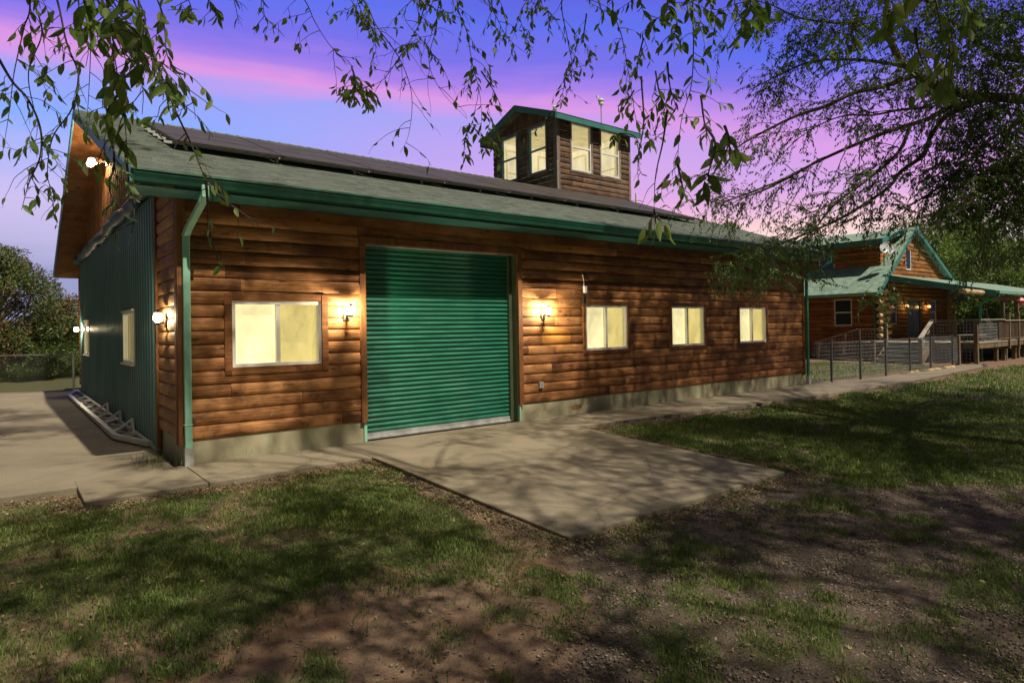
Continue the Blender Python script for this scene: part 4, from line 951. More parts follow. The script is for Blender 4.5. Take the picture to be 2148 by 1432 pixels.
tw = Twigs(); lv = Leaves()
# main hanging stems, read off the photograph: (distance, leaf size, leaf probability, side twig length, pixels)
ST = [
 (3.0, .060, .35, .30, [(62, 0), (50, 60), (30, 150), (20, 230), (4, 330)]),
 (3.0, .055, .30, .30, [(-10, 110), (25, 170), (60, 210), (85, 270), (84, 330), (62, 380), (45, 440)]),
 (2.9, .060, .35, .25, [(70, 0), (88, 70), (60, 150), (72, 230), (95, 300), (130, 330)]),
 (3.1, .055, .45, .25, [(120, 0), (140, 90), (165, 160), (150, 230), (110, 290), (100, 370), (120, 420)]),
 (3.4, .050, .10, .22, [(186, 0), (190, 90), (186, 200), (178, 300)]),
 (1.9, .068, .6, .18, [(215, 0), (235, 60), (262, 120), (275, 160)]),
 (1.9, .068, .6, .16, [(290, 0), (300, 60), (290, 110), (310, 150)]),
 (2.2, .066, .5, .18, [(175, 0), (170, 50), (185, 100), (180, 140)]),
 (2.1, .070, .75, .24, [(205, 0), (218, 60), (240, 120), (250, 190), (262, 260), (268, 340)]),
 (2.0, .070, .7, .22, [(235, 0), (270, 50), (285, 120), (300, 190), (298, 240)]),
 (2.3, .060, .7, .22, [(280, 0), (305, 70), (320, 130), (345, 190), (360, 250)]),
 (2.6, .052, .6, .20, [(330, 0), (345, 60), (352, 120), (385, 170), (405, 215), (410, 250)]),
 (2.6, .050, .45, .22, [(300, 40), (335, 150), (372, 240), (400, 300), (420, 350), (432, 380)]),
 (2.6, .048, .5, .20, [(432, 378), (436, 430), (440, 490), (462, 560)]),
 (2.6, .045, .35, .18, [(436, 384), (470, 420), (500, 440), (540, 470)]),
 (2.4, .052, .35, .2, [(262, 300), (270, 380), (282, 450), (268, 520)]),
 (2.4, .055, .5, .16, [(262, 180), (225, 240), (240, 330), (230, 400), (262, 455)]),
 (2.5, .055, .7, .12, [(395, 0), (390, 25), (388, 45)]),
 (3.2, .060, .6, .16, [(430, -10), (448, 20), (462, 50)]), (3.4, .06, .4, .14, [(480, -20), (492, 5), (496, 25)]),
 (3.6, .055, .25, .22, [(540, -20), (548, 20), (560, 40), (590, 70)]),
 (3.6, .055, .3, .28, [(632, -10), (660, 45), (688, 90), (715, 120), (738, 140)]),
 (3.6, .060, .95, .15, [(738, 140), (745, 180), (720, 200)]), (3.6, .060, .95, .14, [(738, 142), (755, 185), (780, 195)]),
 (3.8, .055, .15, .34, [(755, -10), (790, 55), (835, 118), (860, 180), (864, 235), (855, 290), (840, 320)]),
 (3.8, .055, .25, .22, [(905, -10), (875, 60), (838, 120), (800, 170), (745, 190)]),
 (3.9, .045, .95, .20, [(760, 10), (775, 50), (790, 80), (820, 90)]), (3.9, .045, .8, .2, [(735, 0), (750, 30), (770, 55)]),
 (3.9, .05, .7, .26, [(850, 20), (880, 80), (862, 95)]), (3.8, .055, .15, .36, [(930, -10), (915, 60), (900, 130), (925, 190), (980, 250)]),
 (4.0, .055, .5, .30, [(962, -10), (980, 70), (990, 130), (1005, 190), (1010, 240), (1008, 290)]),
 (4.0, .050, .9, .18, [(1010, 150), (1035, 190), (1052, 225)]), (4.0, .050, .95, .17, [(985, 260), (975, 300), (972, 345)]), (4.0, .050, .95, .16, [(1010, 285), (1030, 300), (1048, 345)]),
 (4.2, .050, .7, .26, [(1035, -10), (1048, 50), (1070, 85), (1100, 110)]), (4.2, .045, .85, .22, [(1095, 20), (1100, 70), (1112, 115)]),
 (4.2, .045, .35, .30, [(1180, -10), (1190, 80), (1200, 140), (1188, 200), (1150, 245)]), (4.2, .045, .9, .16, [(1195, 130), (1185, 170), (1178, 215)]),
 (4.2, .05, .6, .22, [(1230, 30), (1225, 90), (1250, 120)]),
 (3.8, .060, .45, .26, [(1285, -10), (1305, 80), (1320, 160), (1332, 240), (1345, 300)]), (3.9, .055, .9, .2, [(1350, 80), (1340, 120), (1335, 165)]),
 (3.8, .055, .95, .18, [(1330, 190), (1315, 215), (1300, 240)]), (3.8, .055, .8, .16, [(1300, 280), (1330, 285), (1345, 310)]),
 (3.4, .060, .45, .30, [(1455, -10), (1455, 90), (1450, 180), (1430, 250), (1422, 340), (1430, 420)]),
 (3.2, .060, .95, .2, [(1400, 130), (1405, 180), (1420, 230)]), (3.4, .055, .9, .2, [(1375, 150), (1385, 200), (1405, 240)]),
 (3.0, .060, .25, .14, [(1470, 200), (1478, 260), (1490, 300)]), (2.1, .070, .95, .14, [(1478, 262), (1500, 300), (1490, 350), (1478, 380)]), (2.1, .068, .95, .12, [(1520, 265), (1530, 300), (1510, 340)]), (2.3, .068, .8, .12, [(1422, 345), (1432, 400), (1425, 430)]),
 (3.0, .055, .12, .2, [(1400, 230), (1390, 300), (1375, 370), (1372, 440)]), (2.6, .070, .0, .10, [(1372, 440), (1376, 470)]),
 (3.4, .055, .2, .2, [(1345, 160), (1350, 260), (1338, 330), (1345, 345)]),
 (2.6, .060, .95, .18, [(1490, -10), (1500, 40), (1495, 95)]), (2.4, .065, .95, .16, [(1540, -10), (1560, 50), (1535, 110)]), (2.4, .065, .9, .15, [(1575, -10), (1590, 30), (1580, 70)]),
 (2.8, .055, .9, .2, [(1400, -10), (1420, 40), (1410, 90)]), (2.8, .055, .9, .2, [(1345, -10), (1365, 40), (1375, 90)]), (2.8, .055, .85, .2, [(1440, 0), (1470, 60), (1480, 110)]),
 (4.0, .045, .8, .2, [(1130, -10), (1150, 25), (1165, 40)]), (4.0, .045, .8, .2, [(1235, -10), (1260, 20), (1270, 45)]), (4.0, .05, .8, .2, [(1000, -20), (1030, 15), (1060, 30)]), (4.0, .05, .8, .2, [(880, -20), (905, 15), (940, 30)]),
 (2.6, .055, .75, .12, [(1745, 60), (1760, 90), (1735, 115)]), (2.4, .06, .8, .13, [(1790, 50), (1785, 75), (1775, 95)]), (2.2, .065, .9, .14, [(1870, -10), (1890, 40), (1900, 80)]), (2.0, .070, .95, .16, [(1960, -10), (1990, 50), (2000, 110), (1990, 190)]), (2.2, .065, .8, .14, [(1920, 60), (1925, 100), (1940, 140)]), (2.2, .065, .8, .12, [(2020, 0), (2040, 30), (2030, 60)]),
]
tips = []
for (dist, ll, prob, side, px) in ST:
    pts = [at(u, v, dist*(1+.05*sin(i*1.7+u))) for i, (u, v) in enumerate(px)]
    if px[0][1] <= 25:   # carry the stem on up to the nearest limb
        t = pts[0]; q = LPA[np.argmin(np.linalg.norm(LPA-(t+np.array([-.1, -.5, .7])), axis=1))]
        pts = [q, q*.55+t*.45+np.array([0, 0, .22]), t*.82+q*.18]+pts
    P = resample(pts, .035); n = len(P); r0 = .0030+.0009*len(px)*.5
    if px[0][1] <= 25: r0 += .002
    tw.tube(P, [r0*(1-i/n)+.0009 for i in range(n)], 5)
    k = 0
    start = int(n*.5) if px[0][1] <= 25 and np.linalg.norm(pts[0]-pts[3]) > 1.2 else int(n*.1)
    foliate(lv, P[start:], .022+.03*(1-prob), ll, .45, prob=prob*.8)
    ii = start
    while ii < n-3:
        d = unit(P[ii+1]-P[ii]); a = rng.normal(0, 1, 3); a[2] = -abs(a[2])*.4; a = unit(a-d*np.dot(a, d)*.6+d*.55)
        Q, dd = grow(P[ii], a, side*rng.uniform(.35, 1.15), .022, .07, .12)
        tw.tube(Q, [.0014*(1-j/len(Q))+.0006 for j in range(len(Q))], 4)
        foliate(lv, Q, .022, ll, .42, prob=prob*.85)
        if rng.random() < .55 and len(Q) > 4:
            j = rng.integers(1, len(Q)-2); Q2, _ = grow(Q[j], unit(dd+rng.normal(0, .7, 3)), side*.45, .02, .06, .14); tw.tube(Q2, [.0010*(1-m/len(Q2))+.0005 for m in range(len(Q2))], 4)
            foliate(lv, Q2, .022, ll, .42, prob=prob*.8)
        ii += int(rng.uniform(2.2, 5.5))
# the low spray of broad yellow-green leaves in front of the eave
for (u, v, l_, a) in ((1368, 455, 58, -.5), (1352, 478, 52, -.25), (1384, 462, 60, -.05), (1372, 480, 46, .12), (1395, 470, 50, .35), (1403, 488, 40, .5), (1380, 452, 40, .75), (1360, 492, 34, -.75)):
    p_ = at(u, v, 1.9+.05*a); lv.add(p_, [right*a*.75+np.array([0, 0, -1.])+rng.normal(0, .10, 3)], [.058*l_/55], [.80])
    tw.tube([at(1374, 452, 1.9), p_], .0008, 4)
tw.build('branches', M_twig, hack)
print('near leaves', lv.count())
lv.build('foliage', M_leafnear, hack, near=True)
# its crown overhead and behind, out of frame, which dapples the yard
def above_frame(P, m=.53, extra=.25):
    d = (P[:, 0]-CAM[0])*.618+(P[:, 1]-CAM[1])*.786
    return (P[:, 2] > CAM[2]+m*np.maximum(d, 0)+extra)
def crown(leaves, tw_, centres, n_per, ll, tint, step=.12, tl=(.5, 1.1), sp=.035, root=None, droop=.05):
    for c in centres:
        c = np.array(c, float)
        for _ in range(n_per):
            Q, _d = grow(c+rng.normal(0, .12, 3), rng.normal(0, 1, 3)*np.array([1, 1, .45]), rng.uniform(*tl), step, droop, .15)
            tw_.tube(Q, .006, 3, .002, cap=False); foliate(leaves, Q, sp, ll, tint)
cl = Leaves(); ct = MB(); cs_ = []
for l in LP:
    for k in range(6, len(l), 4): cs_.append(l[k]+rng.normal(0, .35, 3)+[0, 0, .35])
for _ in range(190):
    c = np.array([rng.uniform(-8, 8.5), rng.uniform(-14.5, -5.2), rng.uniform(5.2, 8.6)])
    if vnoise(c[0], c[1], .45, 51) > .30: cs_.append(c)
for _ in range(16):
    X0, Z0 = rng.uniform(-.5, 3.2), rng.uniform(.1, 2.4); y_ = rng.uniform(-6.5, -4.6); cs_.append(np.array([X0+.08*abs(y_), y_, Z0+1.5*abs(y_)]))
cs_ = [c for c in cs_ if above_frame(c[None], .53, .9)[0]]
for c in cs_:    # a branch to each leaf cluster
    q = LPA[np.argmin(np.linalg.norm(LPA-c, axis=1)+ (LPA[:, 2] > c[2])*1.)]; R_ = resample([q, (q+c)/2+[0, 0, .2], c], .25); ct.tube(R_, .016, 5, .006, cap=False)
crown(cl, ct, cs_, 22, .09, .45, sp=.042)
print('crown leaves', cl.count())
ct.build('crown_branches', M_bark, hack)
cl.build('crown', M_leafnear, hack, keep=lambda P: above_frame(P))

# ---- the fine-leaved elm on the right
elm = empty('elm_tree', (11.2, -8.6, -.4), 'wide elm with fine dark leaves reaching in from the right edge over the hangar end', 'tree')
MB().tube(resample([(11.2, -8.6, -.6), (11.2, -8.6, .4), (11.1, -8.4, 1.8), (10.9, -8.0, 3.2), (10.9, -7.8, 5), (11.2, -7.6, 7), (11.5, -7.4, 9)], .3), .34, 12, .10).build('trunk', M_bark, elm, smooth=True)
BR = [ # depth at start/end, radii, pixels
 (9.3, 8.6, .085, .03, [(2330, 235), (2200, 215), (2104, 205), (2050, 203), (1994, 190), (1950, 172), (1920, 155), (1885, 120), (1868, 80), (1864, 40), (1858, -20), (1845, -90)]),
 (8.9, 10.2, .04, .008, [(1925, 157), (1850, 182), (1791, 195), (1732, 223), (1674, 242), (1615, 270), (1548, 309), (1520, 350)]),
 (9.2, 9.6, .042, .008, [(2100, 206), (2041, 213), (1986, 227), (1947, 250), (1869, 274), (1791, 305), (1713, 340), (1654, 371), (1576, 403), (1500, 430)]),
 (9.2, 9.9, .04, .008, [(2070, 208), (1990, 240), (1950, 290), (1938, 325), (1889, 360), (1861, 395), (1771, 454), (1693, 489), (1620, 520), (1560, 560)]),
 (9.2, 9.0, .028, .006, [(1910, 262), (1889, 313), (1850, 352), (1800, 392), (1740, 430), (1690, 450)]),
 (9.0, 10.6, .03, .006, [(1868, 90), (1850, 66), (1791, 51), (1736, 47), (1674, 37), (1611, 8), (1560, 0)]),
 (9.3, 9.6, .022, .005, [(1950, 225), (1885, 231), (1830, 242), (1775, 242), (1720, 262), (1660, 300)]),
 (9.6, 8.8, .06, .02, [(2330, 120), (2200, 130), (2104, 120), (2050, 90), (1998, 47), (1959, 23), (1930, -30)]),
 (9.4, 10.4, .03, .006, [(1900, 140), (1840, 130), (1780, 125), (1700, 130), (1630, 160), (1570, 190)]),
 (9.3, 8.7, .035, .008, [(2200, 300), (2140, 330), (2080, 380), (2040, 420), (2000, 450), (1960, 480)]),
 (9.3, 8.7, .035, .008, [(2250, 260), (2180, 350), (2120, 440), (2090, 480)]),
 (9.3, 9.5, .03, .006, [(2150, 250), (2080, 290), (2030, 340), (1960, 400), (1890, 440)]),
 (9.9, 11.2, .02, .005, [(1800, 390), (1740, 440), (1700, 490), (1640, 520), (1580, 540)]),
 (9.6, 10.4, .02, .004, [(1660, 370), (1600, 400), (1560, 415), (1510, 440)]),
]
et = MB(); el = Leaves(); ETW = []
for (d0, d1, r0, r1, px) in BR:
    n = len(px); P = resample([at(u, v, d0+(d1-d0)*i/(n-1)) for i, (u, v) in enumerate(px)], .12); et.tube(P, r0, 7, r1)
    m = len(P); i = 4 if r0 < .05 else 14
    while i < m-1:
        t_ = unit(P[i+1]-P[i]); s_ = rng.normal(0, 1, 3)*np.array([1, 1, .8]); s_ = unit(s_-t_*np.dot(s_, t_)+t_*1.0+np.array([-.3, .1, -.2]))
        Ls = rng.uniform(.5, 1.5)*(1-.25*i/m); Q, dd = grow(P[i], s_, Ls, .09, .045, .09); et.tube(Q, [.0062*(1-j/len(Q))+.0016 for j in range(len(Q))], 4, cap=False)
        for j in range(1, len(Q)-1):
            for rep in range(2):
                if rng.random() < .72:
                    Q2, _ = grow(Q[j], unit(unit(Q[j+1]-Q[j])*.8+rng.normal(0, .75, 3)), rng.uniform(.18, .5), .05, .12, .14); et.tube(Q2, .0015, 3, .0009, cap=False)
                    foliate(el, Q2, .024, .056, .42, prob=.85 if d1 > d0 else .95, hang=1.2)
        i += int(rng.uniform(1.2, 3.2))
# dense leaf masses towards the trunk (right edge) and the low sprays over the hangar end
masses = [(1960, 40, 9.4, .4, 9), (2010, 250, 9.8, .3, 6), (1990, 320, 9.6, .3, 7), (1940, 360, 9.7, .25, 5), (2050, 210, 9.2, .35, 8), (1985, 150, 9.5, .3, 5), (1870, 30, 9.6, .28, 8), (1700, 40, 10, .3, 9), (2130, 60, 8.8, .5, 24), (2060, 40, 8.4, .5, 20), (2140, 160, 9.0, .5, 24), (2050, 150, 9.6, .45, 16), (2145, 270, 9, .5, 24), (2090, 260, 9.6, .4, 12), (2120, 350, 9, .5, 26), (2060, 330, 9.4, .5, 20), (2150, 420, 9, .4, 20), (2090, 405, 9.2, .35, 16),
          (2000, 390, 9.6, .32, 10), (2030, 440, 9.2, .32, 12), (1880, 450, 10, .22, 7), (1700, 80, 10, .28, 12), (1650, 130, 10.2, .3, 14), (1625, 180, 10.4, .22, 9), (1800, 160, 9.6, .25, 10), (1900, 170, 9.4, .25, 9), (1830, 70, 9.6, .22, 8), (1960, 100, 9.2, .4, 14), (1650, 40, 10, .25, 9), (1740, 30, 10, .25, 9), (1780, 10, 9.8, .3, 12),
          (2000, 20, 9.2, .4, 14), (2145, 510, 9, .2, 4), (1560, 550, 9.0, .17, 10), (1540, 575, 8.9, .10, 6), (1600, 530, 9.2, .17, 8), (1650, 500, 9.6, .16, 7), (1690, 540, 9.8, .12, 5), (1840, 610, 8.8, .10, 6), (1720, 500, 9.6, .16, 6), (1700, 560, 9.6, .10, 4), (1610, 570, 9.0, .10, 4)]
em = Leaves()
for (u, v, d, rad, n) in masses:
    c = at(u, v, d)
    for _ in range(int(n*(3.0 if u > 1900 else 1.5))):
        Q, _d = grow(c+rng.normal(0, rad*.62, 3), rng.normal(0, 1, 3)*[1, 1, .5], rng.uniform(.3, .62), .06, .10, .14); et.tube(Q, .003, 3, .0012, cap=False); foliate(em, Q, .022, .060, .45, hang=1.1)
        for j in (2, 4):
            if j < len(Q): Q2, _ = grow(Q[j], rng.normal(0, 1, 3), .25, .05, .12, .14); foliate(em, Q2, .022, .060, .45)
# upper and right crown beyond the frame; it shades the east part of the yard and wall
eo = Leaves(); cs2 = []
for _ in range(900):
    c = np.array([rng.uniform(5.5, 20), rng.uniform(-14, -2.2), rng.uniform(3.6, 10.5)])
    r_ = np.array([(c[0]-12.3)/7.2, (c[1]+8)/6.0, (c[2]-7)/3.6]); 
    if np.dot(r_, r_) > 1 or vnoise(c[0]+c[2], c[1], .6, 61) < .30: continue
    d = (c[0]-CAM[0])*.618+(c[1]-CAM[1])*.786; u_ = ((c[0]-CAM[0])*.786-(c[1]-CAM[1])*.618)/max(d, .1)
    infr = (d > 0) and (u_ < .86) and (c[2]-CAM[2] < .58*d+.2)
    if not infr: cs2.append(c)
cs2 = cs2[:300]
for _ in range(230):
    c = np.array([rng.uniform(1.5, 17), rng.uniform(-15.5, -8), rng.uniform(5.4, 9.5)])
    if vnoise(c[0], c[1], .5, 71) > .28 and above_frame(c[None], .515, .6)[0]: cs2.append(c)
for _ in range(120):
    X0, Z0 = rng.uniform(7.2, 16.5), rng.uniform(.1, 2.8); y_ = rng.uniform(-6.8, -4.2); c = np.array([X0+.08*abs(y_), y_, Z0+1.5*abs(y_)])
    if above_frame(c[None], .515, .45)[0]: cs2.append(c)
for c in cs2: R_ = resample([np.array([11.0, -7.8, 4.8]), (np.array([11., -7.8, 5.5])+c)/2+[0, 0, .5], c], .5); et.tube(R_, .02, 4, .006, cap=False) if (depth_of(c[0], c[1]) < 0 or c[0] > 13) else None
crown(eo, et, cs2, 17, .09, .4, sp=.05, tl=(.5, 1.3))
print('elm leaves', el.count(), em.count(), eo.count())
et.build('branches', M_bark, elm)
el.build('foliage', M_leafelm, elm); em.build('leaf_masses', M_leafelm, elm); eo.build('crown', M_leafelm, elm, keep=lambda P: ~((depth_of(P[:, 0], P[:, 1]) > 0) & (((P[:, 0]-CAM[0])*.786-(P[:, 1]-CAM[1])*.618) < .82*depth_of(P[:, 0], P[:, 1])) & (P[:, 2]-CAM[2] < .53*depth_of(P[:, 0], P[:, 1]))))
# ================================================================ the log house beyond
HX0, HX1, HY0, HY1, DZ = 30.25, 38.4, 3.71, 15.0, .85
YF = 3.4; AX, AZ = 33.62, 6.38; LX, LZ = 29.2, 3.08; RXx, RZ = 40.6, 2.95
house = empty('log_house', (34, 9, -.2), 'brown log house with green roof, steep front gable and porch beyond the hangar', 'house')
def zl(x): return LZ+(AZ-LZ)*(x-LX)/(AX-LX)
def zr(x): return AZ+(RZ-AZ)*(x-AX)/(RXx-AX)
mb = MB(); log_wall(mb, 'y', HX0, -1, HY0, HY1, .32, 3.6, [(5.04, 5.88, 1.57, 2.85)], cs=.2, depth=1.3, clip=lambda z: (HY0, HY1) if z < 3.75 else None); mb.build('side_wall', M_house_y, house)
def cg(z): 
    a = LX+(z+.16-LZ)/(AZ-LZ)*(AX-LX); b = AX+(z+.16-AZ)/(RZ-AZ)*(RXx-AX); a, b = max(a, HX0), min(b, HX1); return (a, b) if b > a+.02 else None
HO = [(30.97, 31.82, 1.6, 2.8), (35.95, 36.8, 1.6, 2.8), (33.05, 34.85, .87, 2.85), (33.0, 33.66, 4.26, 5.26)]
mb = MB(); log_wall(mb, 'x', HY0, -1, HX0, HX1, .6, 6.2, HO, cs=.2, depth=1.6, clip=cg); mb.build('front_wall', M_house_x, house)
mb = MB(); mb.box(HX0+.02, HX0+.2, HY0+.02, HY1, -.6, .32); mb.box(HX0+.02, HX1, HY0+.02, HY0+.2, -.4, .6); mb.build('foundation', plain('house_foundation', (.20, .13, .08), .85), house)
mb = MB(); mb.box(HX1-.2, HX1, HY0+.1, HY1, -.6, 3.9); mb.box(HX0+.2, HX1-.2, HY1-.2, HY1, -.6, 3.4); mb.build('rear_walls', M_house_y, house)
window(house, 'y', HX0, -1, 5.04, 5.88, 1.57, 2.85, M_trimy, style='hung', trim=.08, glass=M_dark_glass, room=False, thin=.05)
for o in (HO[0], HO[1]): window(house, 'x', HY0, -1, *o, None, style='hung', glass=M_dark_glass, room=False, thin=.05)
window(house, 'x', HY0, -1, *HO[3], None, style='fixed', glass=M_dark_glass, room=False, thin=.06)
window(house, 'x', HY0, -1, *HO[2], None, framemat=plain('tan_door_frame', (.35, .29, .2), .5), style='slider', glass=M_dark_glass, room=False, thin=.09).name = 'sliding_door'
def log_corner(cx, cy, sgn, z0=.3, z1=3.2):
    mb = MB(); i = 0; z = z0
    while z < z1:
        r = .098+.006*sin(i*2.3)
        if i % 2 == 0: mb.tube([(cx+sgn*(.42+.06*sin(i*1.9)), cy-.03, z), (cx-sgn*.1, cy-.03, z)], r, 10)
        else: mb.tube([(cx+sgn*.0, cy-.40-.05*sin(i*1.3), z), (cx, cy+.1, z)], r, 10)
        z += .158; i += 1
    return mb.build('corner_logs', M_palelog, house, smooth=False)
log_corner(HX0, HY0, -1, .45); log_corner(HX1, HY0, 1, .6, 3.0)
# roofs
def roof_plane(mb, P, th=.14):
    P = [np.array(p, float) for p in P]; n = np.cross(P[1]-P[0], P[2]-P[0]); n /= np.linalg.norm(n); n = n if n[2] > 0 else -n; mb.prism([p-n*th for p in P], n*th)
DX = 31.0
mb = MB(); roof_plane(mb, [(LX, YF, LZ), (DX, YF, zl(DX)), (DX, HY1+.4, zl(DX)), (LX, HY1+.4, LZ)])
roof_plane(mb, [(DX+.002, YF, zl(DX)), (AX, YF, AZ), (AX, 4.05, AZ), (DX+.002, 4.05, zl(DX))])
roof_plane(mb, [(AX, YF, AZ), (RXx, YF, RZ), (RXx, HY1+.4, RZ), (AX, HY1+.4, AZ)])
D1, DZ1 = 30.45, 5.62
roof_plane(mb, [(D1, 3.72, DZ1), (AX+.02, 3.72, AZ+.03), (AX+.02, HY1+.4, AZ+.03), (D1, HY1+.4, DZ1)])
rf = mb.build('roof', M_hshing, house)
mb = MB()
def fas(a, b, h=.2, t=.03, ax='y'):
    a = np.array(a); b = np.array(b); e = (0, -t, 0) if ax == 'y' else (-t, 0, 0)
    mb.prism([a-[0, 0, h], b-[0, 0, h], b+[0, 0, .01], a+[0, 0, .01]], e)
fas((LX, YF-.002, LZ), (AX, YF-.002, AZ)); fas((AX, YF-.002, AZ), (RXx, YF-.002, RZ)); fas((D1, 3.718, DZ1), (AX-.3, 3.718, AZ-.06))
fas((D1-.002, 3.72, DZ1), (D1-.002, HY1+.4, DZ1), .22, .03, 'x')
mb.build('fascia', M_teal, rf)
mb = MB(); mb.prism([(LX, YF, LZ-.02), (LX-.12, YF, LZ-.02), (LX-.1, YF, LZ-.14), (LX, YF, LZ-.14)], (0, HY1-YF+.3, 0)); gt = mb.build('gutter', M_housegreen, house)
mb = MB(); rect_duct(mb, [(LX-.05, 4.1, LZ-.12), (LX-.05, 4.1, LZ-.28), (HX0-.09, 3.98, LZ-.62), (HX0-.09, 3.98, -.2)], .09, .07); mb.build('downspout', M_green, gt)
# shed dormer
mb = MB(); log_wall(mb, 'y', DX, -1, 4.05, HY1, 4.0, 5.75, [(6.16, 6.95, 4.23, 5.07)], cs=.2, depth=1.3); mb.build('dormer_wall', M_house_y, house)
mb = MB(); log_wall(mb, 'x', 4.05, -1, DX, AX, 4.2, 6.3, cs=.2, clip=lambda z: (max(DX, D1+(z+.1-DZ1)/(AZ-DZ1)*(AX-D1)), AX) if z > DZ1-.15 else (DX, AX)); mb.build('dormer_cheek', M_house_x, house)
window(house, 'y', DX, -1, 6.16, 6.95, 4.23, 5.07, None, style='fixed', glass=M_blue_glass, room=False, thin=.05)
# porch
mb = MB(); roof_plane(mb, [(HX0-.02, 3.6, 3.92), (46, 3.6, 3.92), (46, -.72, 2.93), (HX0-.02, -.72, 2.93)], .1)
prf = mb.build('porch_roof', M_hshing, house)
mb = MB(); mb.prism([(HX0-.022, 3.6, 3.66), (HX0-.022, -.72, 2.68), (HX0-.022, -.72, 2.935), (HX0-.022, 3.6, 3.925)], (-.035, 0, 0)); mb.build('rake_fascia', M_teal, prf)
mb = MB(); mb.box(HX0-.05, 46, -.84, -.722, 2.80, 2.92); mb.build('porch_gutter', M_housegreen, prf)
mb = MB(); mb.box(HX0+.3, 46, -.62, -.44, 2.55, 2.76); mb.build('porch_beam', M_trimx, house)
for i, x in enumerate((31.6, 33.6, 35.8, 38.6, 41.5)): MB().box(x, x+.13, -.60, -.46, -.35, 2.55).build('porch_post', M_deck, house)
mb = MB(); mb.tube([(30.35, -.78, 2.82), (30.35, -.74, 2.68), (30.28, -.3, 2.52), (30.22, -.16, 2.35), (30.22, -.15, .12)], .055, 10); mb.build('porch_downspout', M_green, house, smooth=True)
MB().tube([(30.22, -.15, -.2), (30.22, -.15, .14)], .068, 10).build('porch_downspout_boot', M_palelog, house)
mb = MB(); mb.tube([(33.95, -.80, 2.82), (33.95, -.78, .1)], .055, 10); mb.build('porch_downspout', M_green, house, smooth=True)
MB().tube([(33.95, -.78, -.3), (33.95, -.78, .14)], .068, 10).build('porch_downspout_boot', M_palelog, house)
q0, q1 = hit(2016, 610, 1, -.3), hit(2050, 613, 1, -.3)
MB().tube([tuple(q0), tuple((q0+q1)/2+[0, 0, .005]), (q1[0]+.6, -.3, q1[2])], .10, 12).build('beam_log_end', M_palelog, house)
for i, x in enumerate((32.59, 35.35)):
    t = empty('porch_lamp', (x, HY0-.05, 2.5), ('small glowing porch lamp left of the sliding door', 'small glowing porch lamp right of the sliding door')[i], 'porch lamp', 'porch lamps by the sliding door')
    MB().box(x-.05, x+.05, HY0-.14, HY0-.05, 2.54, 2.66).build('lamp_cap', M_bronze, t); MB().lathe([(.03, 0), (.09, .02), (.07, .12), (.02, .14)], (x, HY0-.2, 2.40), 10).build('lamp_shade', M_bulbdim, t)
    ld = bpy.data.lights.new('porch_light', 'POINT'); ld.energy = 6; ld.color = (1, .6, .25); ld.shadow_soft_size = .03
    lo = bpy.data.objects.new('porch_light', ld); COL.objects.link(lo); lo.parent = t; lo.location = (0, -.15, -.04)
dish = empty('satellite_dish', (30.55, 3.7, 4.6), 'pale grey satellite dish on the house roof beside the front gable', 'satellite dish')
dm = Matrix.Translation((30.35, 3.45, 5.12)) @ Vector((-.72, -.62, .30)).to_track_quat('Z', 'Y').to_matrix().to_4x4()
prof = [(0, 0), (.12, .006), (.23, .026), (.33, .06), (.345, .075)]
mb = MB().lathe([(r+.001, z) for r, z in prof]+[(.345, .066), (.22, .014), (.001, -.014)], (0, 0, 0), 24); mb.v = [tuple(dm @ Vector((v[0]*1.0, v[1]*.86, v[2]))) for v in mb.v]; mb.build('reflector', plain('dish_grey', (.50, .55, .60), .4), dish, smooth=True)
MB().tube([(30.42, 3.52, 5.1), (30.6, 3.7, 4.9), (30.7, 3.75, 4.35)], .025, 6).build('mast', M_bronze, dish)
a_ = tuple(dm @ Vector((0, -.27, .05))); b_ = tuple(dm @ Vector((0, -.1, .42))); mb = MB().tube([a_, b_], .014, 5); mb.box(b_[0]-.05, b_[0]+.05, b_[1]-.05, b_[1]+.05, b_[2]-.04, b_[2]+.06); mb.build('feed_arm', M_white, dish)
# deck with stairs and ramp
deck = empty('deck', (32, 1.5, -.1), 'raised grey wooden deck with steps, ramp and wire railings in front of the log house', 'deck')
mb = MB(); y = -.72
while y < 3.66: mb.box(28.0, 45, y, y+.135, DZ-.035, DZ); y += .142
mb.build('deck_boards', M_rail, deck)
mb = MB(); mb.box(28.03, 45, -.70, -.66, DZ-.24, DZ-.037); mb.box(28.03, 28.07, -.66, 3.65, DZ-.24, DZ-.037); mb.build('rim_joist', M_deck, deck)
for x in (28.15, 30.55, 31.75, 33.0, 34.4, 36, 38): MB().box(x, x+.14, -.62, -.48, -.4, DZ-.24).build('support_post', M_deck, deck)
for x in (28.15, 30.5, 33, 36): MB().box(x, x+.14, 1.6, 1.74, -.4, DZ-.24).build('support_post', M_deck, deck)
st = MB(); se = MB()
for i in range(1, 5):
    z = DZ-.172*i; x1 = 28.0-.30*(i-1); st.box(x1-.30, x1, .98, 2.58, z-.04, z-.002); st.box(x1-.295, x1-.27, .985, 2.575, z-.172, z-.041); se.box(x1-.325, x1-.301, .98, 2.58, z-.04, z+.002)
st.box(27.99, 28.02, .985, 2.575, DZ-.2, DZ-.04)
s_ = st.build('steps', M_step, deck); se.build('step_nosing', M_stepedge, s_)
for y_ in (.96, 2.64): MB().prism([(28, y_, DZ), (28, y_, DZ-.3), (26.8, y_, -.2), (26.7, y_, .0)], (0, -.04, 0)).build('stringer', M_deck, deck)
